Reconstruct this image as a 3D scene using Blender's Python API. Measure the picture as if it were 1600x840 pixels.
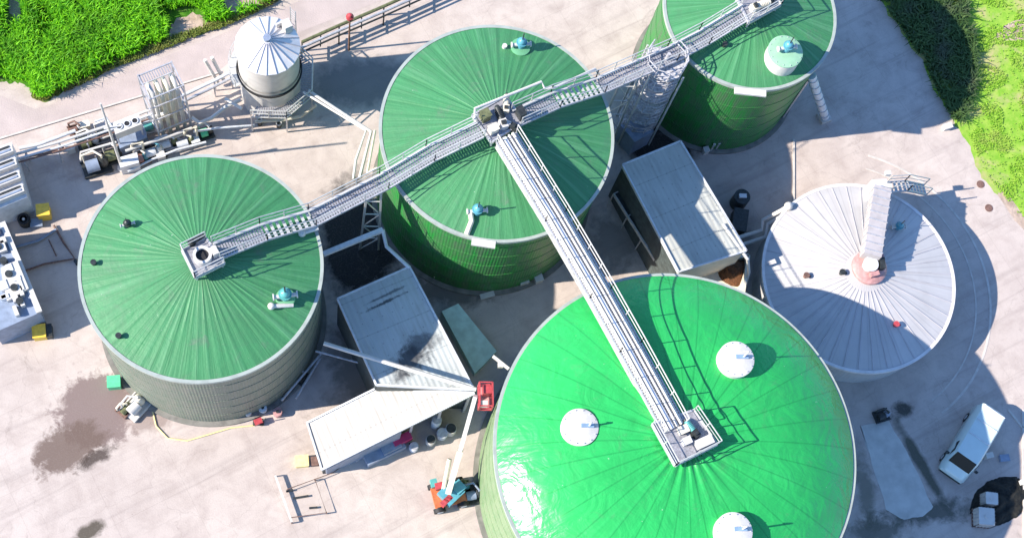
import bpy, math, random
from math import sin, cos, pi, radians, sqrt, atan2, hypot
from mathutils import Vector, Matrix
random.seed(7)
scene = bpy.context.scene
for o in list(bpy.data.objects): bpy.data.objects.remove(o)
col = scene.collection

# ------------------------------------------------------------------ camera
RX = Vector((0.99258456, -0.01981423, 0.11993035)); UX = Vector((-0.01981423, 0.9470559, 0.32045673)); FW = Vector((0.11993035, 0.32045673, -0.93964046))
CAM = Vector((0, 0, 90.0)); FPX = 2290.988
cd = bpy.data.cameras.new('camera'); cam = bpy.data.objects.new('camera', cd); col.objects.link(cam)
m3 = Matrix((RX, UX, -FW)).transposed()
cam.matrix_world = Matrix.Translation(CAM) @ m3.to_4x4()
cd.sensor_width = 36; cd.lens = FPX / 1600 * 36; cd.clip_end = 3000; cd.clip_start = 1
scene.camera = cam

# ------------------------------------------------------------------ light
SUN = Vector((-1.4656, -0.2301, 1.0)).normalized()       # towards the sun
EL = math.asin(SUN.z); AZ = atan2(SUN.x, SUN.y)
w = bpy.data.worlds.new('World'); scene.world = w; w.use_nodes = True
nt = w.node_tree; bg = nt.nodes['Background']; sky = nt.nodes.new('ShaderNodeTexSky')
sky.sky_type = 'NISHITA'; sky.sun_disc = False; sky.sun_elevation = EL; sky.sun_rotation = AZ % (2 * pi)
sky.air_density = 1.0; sky.dust_density = 0.2; sky.ozone_density = 7
nt.links.new(sky.outputs[0], bg.inputs[0]); bg.inputs[1].default_value = 0.15
sl = bpy.data.lights.new('sun', 'SUN'); sl.energy = 5.0; sl.angle = radians(0.5); sl.color = (1.0, 0.91, 0.79)
so = bpy.data.objects.new('sun', sl); col.objects.link(so); so.rotation_euler = SUN.to_track_quat('Z', 'Y').to_euler(); so.location = (-60, -10, 60)
vs = scene.view_settings; vs.view_transform = 'Standard'; vs.look = 'None'; vs.gamma = 1; vs.use_curve_mapping = False
vs.exposure = 1.02

# ------------------------------------------------------------------ helpers
def at(px, py, z=0.0):
    """point of the place that stands at height z where the photograph shows pixel px, py"""
    d = FW + RX * ((px - 800) / FPX) - UX * ((py - 420) / FPX)
    k = (z - CAM.z) / d.z
    return Vector((d.x * k, d.y * k, z))

def tag(o, label=None, cat=None, group=None, kind=None):
    if label: o['label'] = label
    if cat: o['category'] = cat
    if group: o['group'] = group
    if kind: o['kind'] = kind
    return o

def empty(name, loc, label, cat, group=None, rz=0):
    o = bpy.data.objects.new(name, None); col.objects.link(o); o.location = loc; o.rotation_euler = (0, 0, rz)
    o.empty_display_size = .5
    return tag(o, label, cat, group)

def wloc(o):
    v = Vector((0, 0, 0))
    while o: v += Vector(o.location); o = o.parent
    return v

class MB:
    def __init__(s): s.v = []; s.f = []
    def add(s, vs, fs):
        n = len(s.v); s.v += [tuple(v) for v in vs]; s.f += [tuple(i + n for i in f) for f in fs]; return s
    def box(s, c, d, rz=0, tilt=None):
        """c centre, d full size, rotated rz about z"""
        c = Vector(c); x, y, z = d[0] / 2, d[1] / 2, d[2] / 2
        R = Matrix.Rotation(rz, 3, 'Z')
        if tilt is not None: R = R @ Matrix.Rotation(tilt, 3, 'Y')
        vs = [c + R @ Vector((a * x, b * y, e * z)) for e in (-1, 1) for a, b in ((-1, -1), (1, -1), (1, 1), (-1, 1))]
        return s.add(vs, [(3, 2, 1, 0), (4, 5, 6, 7), (0, 1, 5, 4), (1, 2, 6, 5), (2, 3, 7, 6), (3, 0, 4, 7)])
    def prism(s, pts, z0, z1):
        """polygon pts (counter-clockwise x,y); z0,z1 numbers or lists"""
        n = len(pts); a = z0 if isinstance(z0, (list, tuple)) else [z0] * n; b = z1 if isinstance(z1, (list, tuple)) else [z1] * n
        ar = sum(pts[i][0] * pts[(i + 1) % n][1] - pts[(i + 1) % n][0] * pts[i][1] for i in range(n))
        if ar < 0: pts = pts[::-1]; a = a[::-1]; b = b[::-1]
        vs = [(p[0], p[1], a[i]) for i, p in enumerate(pts)] + [(p[0], p[1], b[i]) for i, p in enumerate(pts)]
        return s.add(vs, [tuple(range(n - 1, -1, -1)), tuple(range(n, 2 * n))] + [(i, (i + 1) % n, n + (i + 1) % n, n + i) for i in range(n)])
    def bar(s, a, b, wd, ht):
        """rectangular bar from a to b"""
        a = Vector(a); b = Vector(b); d = (b - a); 
        if d.length < 1e-5: return s
        d.normalize(); sd = d.cross(Vector((0, 0, 1)))
        if sd.length < 1e-3: sd = Vector((1, 0, 0))
        sd.normalize(); up = sd.cross(d); sd = sd * wd / 2; up = up * ht / 2
        vs = [p + q for p in (a, b) for q in (-sd - up, sd - up, sd + up, -sd + up)]
        return s.add(vs, [(0, 1, 2, 3), (7, 6, 5, 4), (0, 4, 5, 1), (1, 5, 6, 2), (2, 6, 7, 3), (3, 7, 4, 0)])
    def tube(s, pts, r, n=8, cap=True, r2=None):
        pts = [Vector(p) for p in pts]; N = len(pts); rings = []
        base = len(s.v)
        prev = None
        for i, p in enumerate(pts):
            d = (pts[min(i + 1, N - 1)] - pts[max(i - 1, 0)]).normalized()
            if prev is None:
                sd = d.cross(Vector((0, 0, 1)))
                if sd.length < 1e-3: sd = Vector((1, 0, 0))
            else: sd = prev - d * prev.dot(d)
            sd.normalize(); prev = sd; up = sd.cross(d)
            rr = r if r2 is None else r + (r2 - r) * i / (N - 1)
            for k in range(n):
                a = 2 * pi * k / n; s.v.append(tuple(p + sd * (cos(a) * rr) + up * (sin(a) * rr)))
        for i in range(N - 1):
            for k in range(n):
                a = base + i * n + k; b = base + i * n + (k + 1) % n; s.f.append((a, b, b + n, a + n))
        if cap:
            s.f.append(tuple(base + k for k in range(n - 1, -1, -1))); s.f.append(tuple(base + (N - 1) * n + k for k in range(n)))
        return s
    def cyl(s, c, r, z0, z1, n=24, r1=None): 
        return s.lathe(c, [(r, z0), (r if r1 is None else r1, z1)], n)
    def lathe(s, c, prof, n=32, cap=True, a0=0, a1=None):
        base = len(s.v); M = len(prof)
        full = a1 is None; cnt = n if full else n + 1
        for (r, z) in prof:
            for k in range(cnt):
                a = a0 + (2 * pi if full else a1 - a0) * k / n; s.v.append((c[0] + r * cos(a), c[1] + r * sin(a), z))
        for i in range(M - 1):
            for k in range(n):
                a = base + i * cnt + k; b = base + i * cnt + (k + 1) % cnt; s.f.append((a, b, b + cnt, a + cnt))
        if cap and full:
            if prof[0][0] > 1e-4: s.f.append(tuple(base + k for k in range(n - 1, -1, -1)))
            if prof[-1][0] > 1e-4: s.f.append(tuple(base + (M - 1) * n + k for k in range(n)))
        return s
    def ring(s, c, ri, ro, z0, z1, n=96, a0=0, a1=None):
        base = len(s.v); full = a1 is None; cnt = n if full else n + 1
        for k in range(cnt):
            a = a0 + (2 * pi if full else a1 - a0) * k / n
            for (r, z) in ((ri, z0), (ro, z0), (ro, z1), (ri, z1)): s.v.append((c[0] + r * cos(a), c[1] + r * sin(a), z))
        for k in range(n):
            A = base + 4 * k; B = base + 4 * ((k + 1) % cnt)
            for i in range(4): s.f.append((A + i, B + i, B + (i + 1) % 4, A + (i + 1) % 4)[::-1])
        if not full: s.f.append((base, base + 1, base + 2, base + 3)); e = base + 4 * n; s.f.append((e + 3, e + 2, e + 1, e))
        return s
    def ball(s, c, r, n=12, sz=1.0):
        m = n // 2
        return s.lathe(c, [(max(r * sin(pi * i / m), 1e-4 if 0 < i < m else 0), c[2] - r * sz * cos(pi * i / m)) for i in range(m + 1)], n, cap=False)
    def build(s, name, mat, parent=None, smooth=35, tagkw=None, origin=None):
        me = bpy.data.meshes.new(name)
        off = wloc(parent) if parent else (Vector(origin) if origin is not None else Vector((0, 0, 0)))
        me.from_pydata([(v[0] - off.x, v[1] - off.y, v[2] - off.z) for v in s.v], [], s.f)
        me.materials.append(mat)
        if smooth:
            me.polygons.foreach_set('use_smooth', [True] * len(me.polygons)); me.update()
            me.set_sharp_from_angle(angle=radians(smooth))
        me.validate(); me.update()
        o = bpy.data.objects.new(name, me); col.objects.link(o)
        if parent: o.parent = parent
        elif origin is not None: o.location = origin
        if tagkw: tag(o, **tagkw)
        return o

# ------------------------------------------------------------------ materials
def mat(name, c, rough=.6, metal=0., spec=.5, var=.12, scale=1.5, bump=0., bscale=8., tint=None, dirt=0., dcol=(.12, .1, .08), dscale=.6, coat=0):
    m = bpy.data.materials.new(name); m.use_nodes = True; n = m.node_tree.nodes; l = m.node_tree.links
    b = n['Principled BSDF']; b.inputs['Roughness'].default_value = rough; b.inputs['Metallic'].default_value = metal
    b.inputs['Specular IOR Level'].default_value = spec; b.inputs['Coat Weight'].default_value = coat
    g = n.new('ShaderNodeNewGeometry')
    nz = n.new('ShaderNodeTexNoise'); nz.inputs['Scale'].default_value = scale; nz.inputs['Detail'].default_value = 6; l.new(g.outputs['Position'], nz.inputs['Vector'])
    mx = n.new('ShaderNodeMix'); mx.data_type = 'RGBA'
    hi = [min(1, x * (1 + var)) for x in (tint or c)]; lo = [x * (1 - var) for x in c]
    mx.inputs[6].default_value = (*lo, 1); mx.inputs[7].default_value = (*hi, 1)
    mr = n.new('ShaderNodeMapRange'); mr.inputs[1].default_value = .35; mr.inputs[2].default_value = .65; l.new(nz.outputs[0], mr.inputs[0]); l.new(mr.outputs[0], mx.inputs[0])
    out = mx.outputs[2]
    if dirt:
        n2 = n.new('ShaderNodeTexNoise'); n2.inputs['Scale'].default_value = dscale; n2.inputs['Detail'].default_value = 8; n2.inputs['Roughness'].default_value = .65; l.new(g.outputs['Position'], n2.inputs['Vector'])
        r2 = n.new('ShaderNodeMapRange'); r2.inputs[1].default_value = .5; r2.inputs[2].default_value = .72; r2.inputs[4].default_value = dirt; l.new(n2.outputs[0], r2.inputs[0])
        m2 = n.new('ShaderNodeMix'); m2.data_type = 'RGBA'; m2.inputs[7].default_value = (*dcol, 1); l.new(out, m2.inputs[6]); l.new(r2.outputs[0], m2.inputs[0]); out = m2.outputs[2]
    l.new(out, b.inputs['Base Color'])
    if bump:
        n3 = n.new('ShaderNodeTexNoise'); n3.inputs['Scale'].default_value = bscale; n3.inputs['Detail'].default_value = 5; l.new(g.outputs['Position'], n3.inputs['Vector'])
        bp = n.new('ShaderNodeBump'); bp.inputs['Strength'].default_value = bump; bp.inputs['Distance'].default_value = .1; l.new(n3.outputs[0], bp.inputs['Height']); l.new(bp.outputs[0], b.inputs['Normal'])
    return m

def N(m): return m.node_tree.nodes, m.node_tree.links
def math_(n, l, op, a, b=None, c=None):
    x = n.new('ShaderNodeMath'); x.operation = op
    for i, v in enumerate((a, b, c)):
        if v is None: continue
        if isinstance(v, (int, float)): x.inputs[i].default_value = v
        else: l.new(v, x.inputs[i])
    return x.outputs[0]
def mixc(n, l, f, a, b):
    x = n.new('ShaderNodeMix'); x.data_type = 'RGBA'
    for i, v in ((0, f), (6, a), (7, b)):
        if isinstance(v, tuple): x.inputs[i].default_value = (*v, 1) if len(v) == 3 else v
        elif isinstance(v, (int, float)): x.inputs[i].default_value = v
        else: l.new(v, x.inputs[i])
    return x.outputs[2]
def noise(n, l, vec, scale, detail=5, rough=.5, dist=0):
    x = n.new('ShaderNodeTexNoise'); x.inputs['Scale'].default_value = scale; x.inputs['Detail'].default_value = detail
    x.inputs['Roughness'].default_value = rough; x.inputs['Distortion'].default_value = dist; l.new(vec, x.inputs['Vector']); return x.outputs[0]
def ramp(n, l, v, a, b, o0=0, o1=1):
    x = n.new('ShaderNodeMapRange'); x.inputs[1].default_value = a; x.inputs[2].default_value = b; x.inputs[3].default_value = o0; x.inputs[4].default_value = o1; l.new(v, x.inputs[0]); return x.outputs[0]

def blob(n, l, pos, cx, cy, rx, ry, rot=0, nz=None, amp=.5, soft=.35):
    """mask (1 inside) of an irregular stain on the ground, centred at cx,cy"""
    mp = n.new('ShaderNodeVectorMath'); mp.operation = 'SUBTRACT'; l.new(pos, mp.inputs[0]); mp.inputs[1].default_value = (cx, cy, 0)
    vr = n.new('ShaderNodeVectorRotate'); vr.rotation_type = 'Z_AXIS'; l.new(mp.outputs[0], vr.inputs[0]); vr.inputs['Angle'].default_value = -rot
    dv = n.new('ShaderNodeVectorMath'); dv.operation = 'MULTIPLY'; l.new(vr.outputs[0], dv.inputs[0]); dv.inputs[1].default_value = (1 / rx, 1 / ry, 0)
    ln = n.new('ShaderNodeVectorMath'); ln.operation = 'LENGTH'; l.new(dv.outputs[0], ln.inputs[0])
    d = ln.outputs['Value']
    if nz is not None: d = math_(n, l, 'ADD', d, math_(n, l, 'MULTIPLY', math_(n, l, 'SUBTRACT', nz, .5), amp * 2))
    return ramp(n, l, d, 1.0, 1.0 - soft)

def ground_mat():
    m = bpy.data.materials.new('yard_concrete'); m.use_nodes = True; n, l = N(m); b = n['Principled BSDF']
    g = n.new('ShaderNodeNewGeometry').outputs['Position']
    big = noise(n, l, g, .09, 6, .6); mid = noise(n, l, g, .7, 8, .65, .4); fine = noise(n, l, g, 9, 4, .7)
    c = mixc(n, l, ramp(n, l, big, .38, .62), (.455, .39, .355), (.53, .46, .415))
    c = mixc(n, l, ramp(n, l, mid, .42, .72, 0, .6), c, (.31, .25, .225))
    # long sweeping wheel tracks
    vr = n.new('ShaderNodeVectorRotate'); vr.rotation_type = 'Z_AXIS'; l.new(g, vr.inputs[0]); vr.inputs['Angle'].default_value = radians(-28)
    st = n.new('ShaderNodeVectorMath'); st.operation = 'MULTIPLY'; l.new(vr.outputs[0], st.inputs[0]); st.inputs[1].default_value = (.05, 1.1, 1)
    tr = noise(n, l, st.outputs[0], 1.2, 5, .6, .5)
    c = mixc(n, l, ramp(n, l, tr, .55, .72, 0, .45), c, (.27, .225, .21))
    c = mixc(n, l, ramp(n, l, tr, .44, .32, 0, .35), c, (.50, .44, .40))
    nz = noise(n, l, g, .9, 7, .7, .3)
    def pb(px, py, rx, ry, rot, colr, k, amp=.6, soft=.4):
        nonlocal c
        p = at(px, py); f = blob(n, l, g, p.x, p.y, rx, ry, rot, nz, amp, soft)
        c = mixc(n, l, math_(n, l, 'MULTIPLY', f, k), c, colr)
    pb(150, 640, 2.6, 2.6, .3, (.19, .14, .13), .95, .9, .25)
    pb(105, 700, 2.6, 1.5, .5, (.13, .09, .075), .9, .9, .3)
    pb(150, 715, 1.5, .6, .55, (.05, .035, .03), .9, 1.0, .5)
    pb(140, 830, 1.3, .55, .5, (.06, .05, .035), .9, .9, .5)
    pb(230, 650, 1.8, 1.2, 0, (.24, .18, .16), .7, .9)
    # wet, mossy strips and darker ground patches, two of them painted shade
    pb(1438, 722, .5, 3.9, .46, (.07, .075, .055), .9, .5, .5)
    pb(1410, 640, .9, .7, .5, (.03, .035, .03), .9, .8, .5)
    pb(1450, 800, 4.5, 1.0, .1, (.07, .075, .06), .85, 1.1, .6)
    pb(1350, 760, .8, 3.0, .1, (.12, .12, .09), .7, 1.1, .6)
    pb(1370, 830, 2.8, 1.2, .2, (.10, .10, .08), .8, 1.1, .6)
    pb(565, 370, 3.4, 5.2, 0, (.016, .018, .02), .97, .45, .35)  # deep shade of the gap left of the middle tank, painted in
    pb(570, 130, 4.8, 2.2, .1, (.14, .14, .145), .8, .5, .4)
    pb(560, 560, 2.5, 4.0, 0, (.14, .13, .11), .75, .9, .5)
    pb(700, 450, 4.0, 1.6, 0, (.10, .10, .09), .8, .9, .5)
    pb(1040, 190, 3.2, 5.2, -.3, (.012, .013, .014), .97, .45, .35)  # painted shade between the middle and the smallest tank
    pb(960, 380, 2.2, 2.6, 0, (.15, .14, .13), .7, .9, .5)
    pb(1150, 370, 1.8, 1.8, 0, (.16, .15, .14), .6, .9, .5)
    pb(180, 240, 5.0, 1.6, .35, (.24, .20, .18), .6, 1.0, .6)
    pb(290, 200, 3.0, 1.2, .35, (.24, .2, .18), .5, 1.0, .6)
    c = mixc(n, l, ramp(n, l, fine, .5, .8, 0, .3), c, (.25, .22, .2))
    c = mixc(n, l, ramp(n, l, noise(n, l, g, .33, 9, .75, .8), .60, .68, 0, .45), c, (.22, .185, .165))
    c = mixc(n, l, ramp(n, l, noise(n, l, g, 2.6, 6, .7, .2), .66, .72, 0, .5), c, (.16, .13, .115))
    vo = n.new('ShaderNodeTexVoronoi'); vo.feature = 'DISTANCE_TO_EDGE'; vo.inputs['Scale'].default_value = .16
    wv = n.new('ShaderNodeVectorMath'); wv.operation = 'ADD'; l.new(g, wv.inputs[0]); nv = n.new('ShaderNodeTexNoise'); nv.inputs['Scale'].default_value = .8; nv.inputs['Detail'].default_value = 6; l.new(g, nv.inputs['Vector'])
    sc_ = n.new('ShaderNodeVectorMath'); sc_.operation = 'SCALE'; l.new(nv.outputs[1], sc_.inputs[0]); sc_.inputs['Scale'].default_value = 1.6; l.new(sc_.outputs[0], wv.inputs[1]); l.new(wv.outputs[0], vo.inputs['Vector'])
    c = mixc(n, l, ramp(n, l, vo.outputs['Distance'], .0, .005, .22, 0), c, (.18, .15, .13))
    # slab joints
    br = n.new('ShaderNodeTexBrick'); br.offset = 0; br.inputs['Scale'].default_value = 1; br.inputs['Mortar Size'].default_value = .02; br.inputs['Mortar Smooth'].default_value = .6
    br.inputs['Brick Width'].default_value = 4.6; br.inputs['Row Height'].default_value = 4.6; l.new(vr.outputs[0], br.inputs[0])
    c = mixc(n, l, math_(n, l, 'MULTIPLY', br.outputs['Fac'], .25), c, (.2, .17, .15))
    l.new(c, b.inputs['Base Color']); b.inputs['Roughness'].default_value = .85; b.inputs['Specular IOR Level'].default_value = .25
    bp = n.new('ShaderNodeBump'); bp.inputs['Strength'].default_value = .25; bp.inputs['Distance'].default_value = .05; l.new(fine, bp.inputs['Height']); l.new(bp.outputs[0], b.inputs['Normal'])
    return m

def grass_ground_mat(name, a, b_, dirtc, k):
    m = bpy.data.materials.new(name); m.use_nodes = True; n, l = N(m); b = n['Principled BSDF']
    g = n.new('ShaderNodeNewGeometry').outputs['Position']
    c = mixc(n, l, ramp(n, l, noise(n, l, g, 1.5, 7, .7), .35, .65), a, b_)
    c = mixc(n, l, ramp(n, l, noise(n, l, g, .35, 7, .65, .5), .5, .62, 0, k), c, dirtc)
    l.new(c, b.inputs['Base Color']); b.inputs['Roughness'].default_value = .95; b.inputs['Specular IOR Level'].default_value = .1
    return m

def membrane_mat(name, c, hi, lo, streaks, rough, bump, freq=46., dirt=.3, wr=0., seams=48):
    """welded roof foil: streaks and folds run from the apex to the rim (object coordinates)"""
    m = bpy.data.materials.new(name); m.use_nodes = True; n, l = N(m); b = n['Principled BSDF']
    tc = n.new('ShaderNodeTexCoord').outputs['Object']
    sp = n.new('ShaderNodeSeparateXYZ'); l.new(tc, sp.inputs[0]); x, y = sp.outputs[0], sp.outputs[1]
    r = math_(n, l, 'SQRT', math_(n, l, 'ADD', math_(n, l, 'MULTIPLY', x, x), math_(n, l, 'MULTIPLY', y, y)))
    ux = math_(n, l, 'DIVIDE', x, math_(n, l, 'MAXIMUM', r, .05)); uy = math_(n, l, 'DIVIDE', y, math_(n, l, 'MAXIMUM', r, .05))
    cb = n.new('ShaderNodeCombineXYZ'); l.new(math_(n, l, 'MULTIPLY', ux, freq / 6.28), cb.inputs[0]); l.new(math_(n, l, 'MULTIPLY', uy, freq / 6.28), cb.inputs[1]); l.new(math_(n, l, 'MULTIPLY', r, .13), cb.inputs[2])
    s1 = noise(n, l, cb.outputs[0], 1.0, 3, .55); s2 = noise(n, l, cb.outputs[0], 3.2, 3, .6)
    big = noise(n, l, tc, .45, 5, .6, .4); fine = noise(n, l, tc, 5, 5, .65)
    col_ = mixc(n, l, ramp(n, l, big, .35, .65), c, tuple(x * .86 for x in c))
    col_ = mixc(n, l, ramp(n, l, s1, .52, .66, 0, streaks), col_, hi)
    col_ = mixc(n, l, ramp(n, l, s2, .50, .36, 0, streaks), col_, lo)
    col_ = mixc(n, l, ramp(n, l, noise(n, l, tc, .8, 7, .7, .6), .58, .75, 0, dirt), col_, (.14, .15, .13))
    ang = math_(n, l, 'ARCTAN2', y, x)
    sm_ = math_(n, l, 'ABSOLUTE', math_(n, l, 'SINE', math_(n, l, 'MULTIPLY', ang, seams / 2)))
    sw = math_(n, l, 'MULTIPLY', sm_, math_(n, l, 'MULTIPLY', r, 2 / seams))      # distance to the seam in metres
    col_ = mixc(n, l, ramp(n, l, sw, .0, .06, .6 if wr else .3, 0), col_, tuple(x * .6 for x in lo))
    col_ = mixc(n, l, ramp(n, l, noise(n, l, tc, 7, 2, .5), .76, .80, 0, .7), col_, (.5, .52, .48))
    col_ = mixc(n, l, ramp(n, l, noise(n, l, tc, .28, 8, .75, 1.2), .50, .70, 0, dirt), col_, tuple(x * .6 + .03 for x in c))
    if wr: # clean panel joints: square weave pattern of the foil sheets
        col_ = mixc(n, l, ramp(n, l, fine, .55, .8, 0, wr), col_, lo)
    l.new(col_, b.inputs['Base Color']); b.inputs['Specular IOR Level'].default_value = .5
    l.new(ramp(n, l, big, .3, .7, rough * .85, rough * 1.2), b.inputs['Roughness'])
    h = math_(n, l, 'ADD', math_(n, l, 'MULTIPLY', s1, 1.0), math_(n, l, 'ADD', math_(n, l, 'MULTIPLY', fine, .10 if wr else .25), math_(n, l, 'MULTIPLY', noise(n, l, tc, .62, 3, .5, 2.0), 2.4 if wr else .4)))
    bp = n.new('ShaderNodeBump'); bp.inputs['Strength'].default_value = bump; bp.inputs['Distance'].default_value = .3; l.new(h, bp.inputs['Height']); l.new(bp.outputs[0], b.inputs['Normal'])
    return m

def cladding_mat(name, c, c2, rough=.4, metal=.0, n_rib=120, dirt=.3, spec=.5, dc=(.10, .10, .085)):
    """vertical ribbed sheets round a tank wall"""
    m = bpy.data.materials.new(name); m.use_nodes = True; n, l = N(m); b = n['Principled BSDF']
    tc = n.new('ShaderNodeTexCoord').outputs['Object']
    sp = n.new('ShaderNodeSeparateXYZ'); l.new(tc, sp.inputs[0])
    an = math_(n, l, 'ARCTAN2', sp.outputs[1], sp.outputs[0])
    rib = math_(n, l, 'SINE', math_(n, l, 'MULTIPLY', an, n_rib))
    cb = n.new('ShaderNodeCombineXYZ'); l.new(math_(n, l, 'MULTIPLY', an, 7), cb.inputs[0]); l.new(math_(n, l, 'MULTIPLY', sp.outputs[2], .18), cb.inputs[1])
    st = noise(n, l, cb.outputs[0], 2.5, 6, .7)
    c0 = mixc(n, l, ramp(n, l, st, .35, .65), c, c2)
    c0 = mixc(n, l, ramp(n, l, noise(n, l, tc, 1.2, 6, .7), .52, .75, 0, dirt), c0, dc)
    seam = ramp(n, l, math_(n, l, 'ABSOLUTE', math_(n, l, 'SINE', math_(n, l, 'MULTIPLY', sp.outputs[2], pi / 1.7))), .0, .03, .35, 0)
    c0 = mixc(n, l, seam, c0, tuple(x * .5 for x in c))
    l.new(c0, b.inputs['Base Color']); b.inputs['Roughness'].default_value = rough; b.inputs['Metallic'].default_value = metal; b.inputs['Specular IOR Level'].default_value = spec
    bp = n.new('ShaderNodeBump'); bp.inputs['Strength'].default_value = .3; bp.inputs['Distance'].default_value = .02; l.new(rib, bp.inputs['Height']); l.new(bp.outputs[0], b.inputs['Normal'])
    return m

def roof_mat(name, c, spots, period=.33, ang=0., k=.85):
    """profiled metal roof; spots = stains as (x,y,rx,ry,rot,strength)"""
    m = bpy.data.materials.new(name); m.use_nodes = True; n, l = N(m); b = n['Principled BSDF']
    g = n.new('ShaderNodeNewGeometry').outputs['Position']
    vr = n.new('ShaderNodeVectorRotate'); vr.rotation_type = 'Z_AXIS'; l.new(g, vr.inputs[0]); vr.inputs['Angle'].default_value = -ang
    sp = n.new('ShaderNodeSeparateXYZ'); l.new(vr.outputs[0], sp.inputs[0])
    rib = math_(n, l, 'SINE', math_(n, l, 'MULTIPLY', sp.outputs[0], 2 * pi / period))
    nz = noise(n, l, g, 1.3, 7, .7, .4)
    c0 = mixc(n, l, ramp(n, l, noise(n, l, g, .5, 6, .6), .35, .65), c, tuple(x * .87 for x in c))
    c0 = mixc(n, l, ramp(n, l, nz, .56, .78, 0, .3), c0, (.3, .28, .25))
    lap = math_(n, l, 'ABSOLUTE', math_(n, l, 'SINE', math_(n, l, 'MULTIPLY', sp.outputs[1], pi / 2.4)))
    c0 = mixc(n, l, ramp(n, l, lap, .0, .06, .5, 0), c0, tuple(x * .45 for x in c))
    lap2 = math_(n, l, 'ABSOLUTE', math_(n, l, 'SINE', math_(n, l, 'MULTIPLY', sp.outputs[0], pi / 1.0)))
    c0 = mixc(n, l, ramp(n, l, lap2, .0, .08, .3, 0), c0, tuple(x * .5 for x in c))
    sx = math_(n, l, 'ABSOLUTE', math_(n, l, 'SINE', math_(n, l, 'MULTIPLY', sp.outputs[0], pi / .66))); sy = math_(n, l, 'ABSOLUTE', math_(n, l, 'SINE', math_(n, l, 'MULTIPLY', sp.outputs[1], pi / .8)))
    c0 = mixc(n, l, ramp(n, l, math_(n, l, 'MAXIMUM', sx, sy), .12, .2, .5, 0), c0, (.15, .14, .13))
    stx = n.new('ShaderNodeVectorMath'); stx.operation = 'MULTIPLY'; l.new(vr.outputs[0], stx.inputs[0]); stx.inputs[1].default_value = (2.2, .25, 1)
    c0 = mixc(n, l, ramp(n, l, noise(n, l, stx.outputs[0], 1.5, 6, .7), .5, .75, 0, .5), c0, (.22, .20, .17))
    for (x, y, rx, ry, rot, s) in spots:
        c0 = mixc(n, l, math_(n, l, 'MULTIPLY', blob(n, l, g, x, y, rx, ry, rot, nz, 2.2 if ry < .5 else 1.3, .8 if ry < .5 else .6), s), c0, (.035, .035, .04))
    l.new(c0, b.inputs['Base Color']); b.inputs['Roughness'].default_value = .5
    bp = n.new('ShaderNodeBump'); bp.inputs['Strength'].default_value = .25; bp.inputs['Distance'].default_value = .03; l.new(rib, bp.inputs['Height']); l.new(bp.outputs[0], b.inputs['Normal'])
    return m

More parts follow.
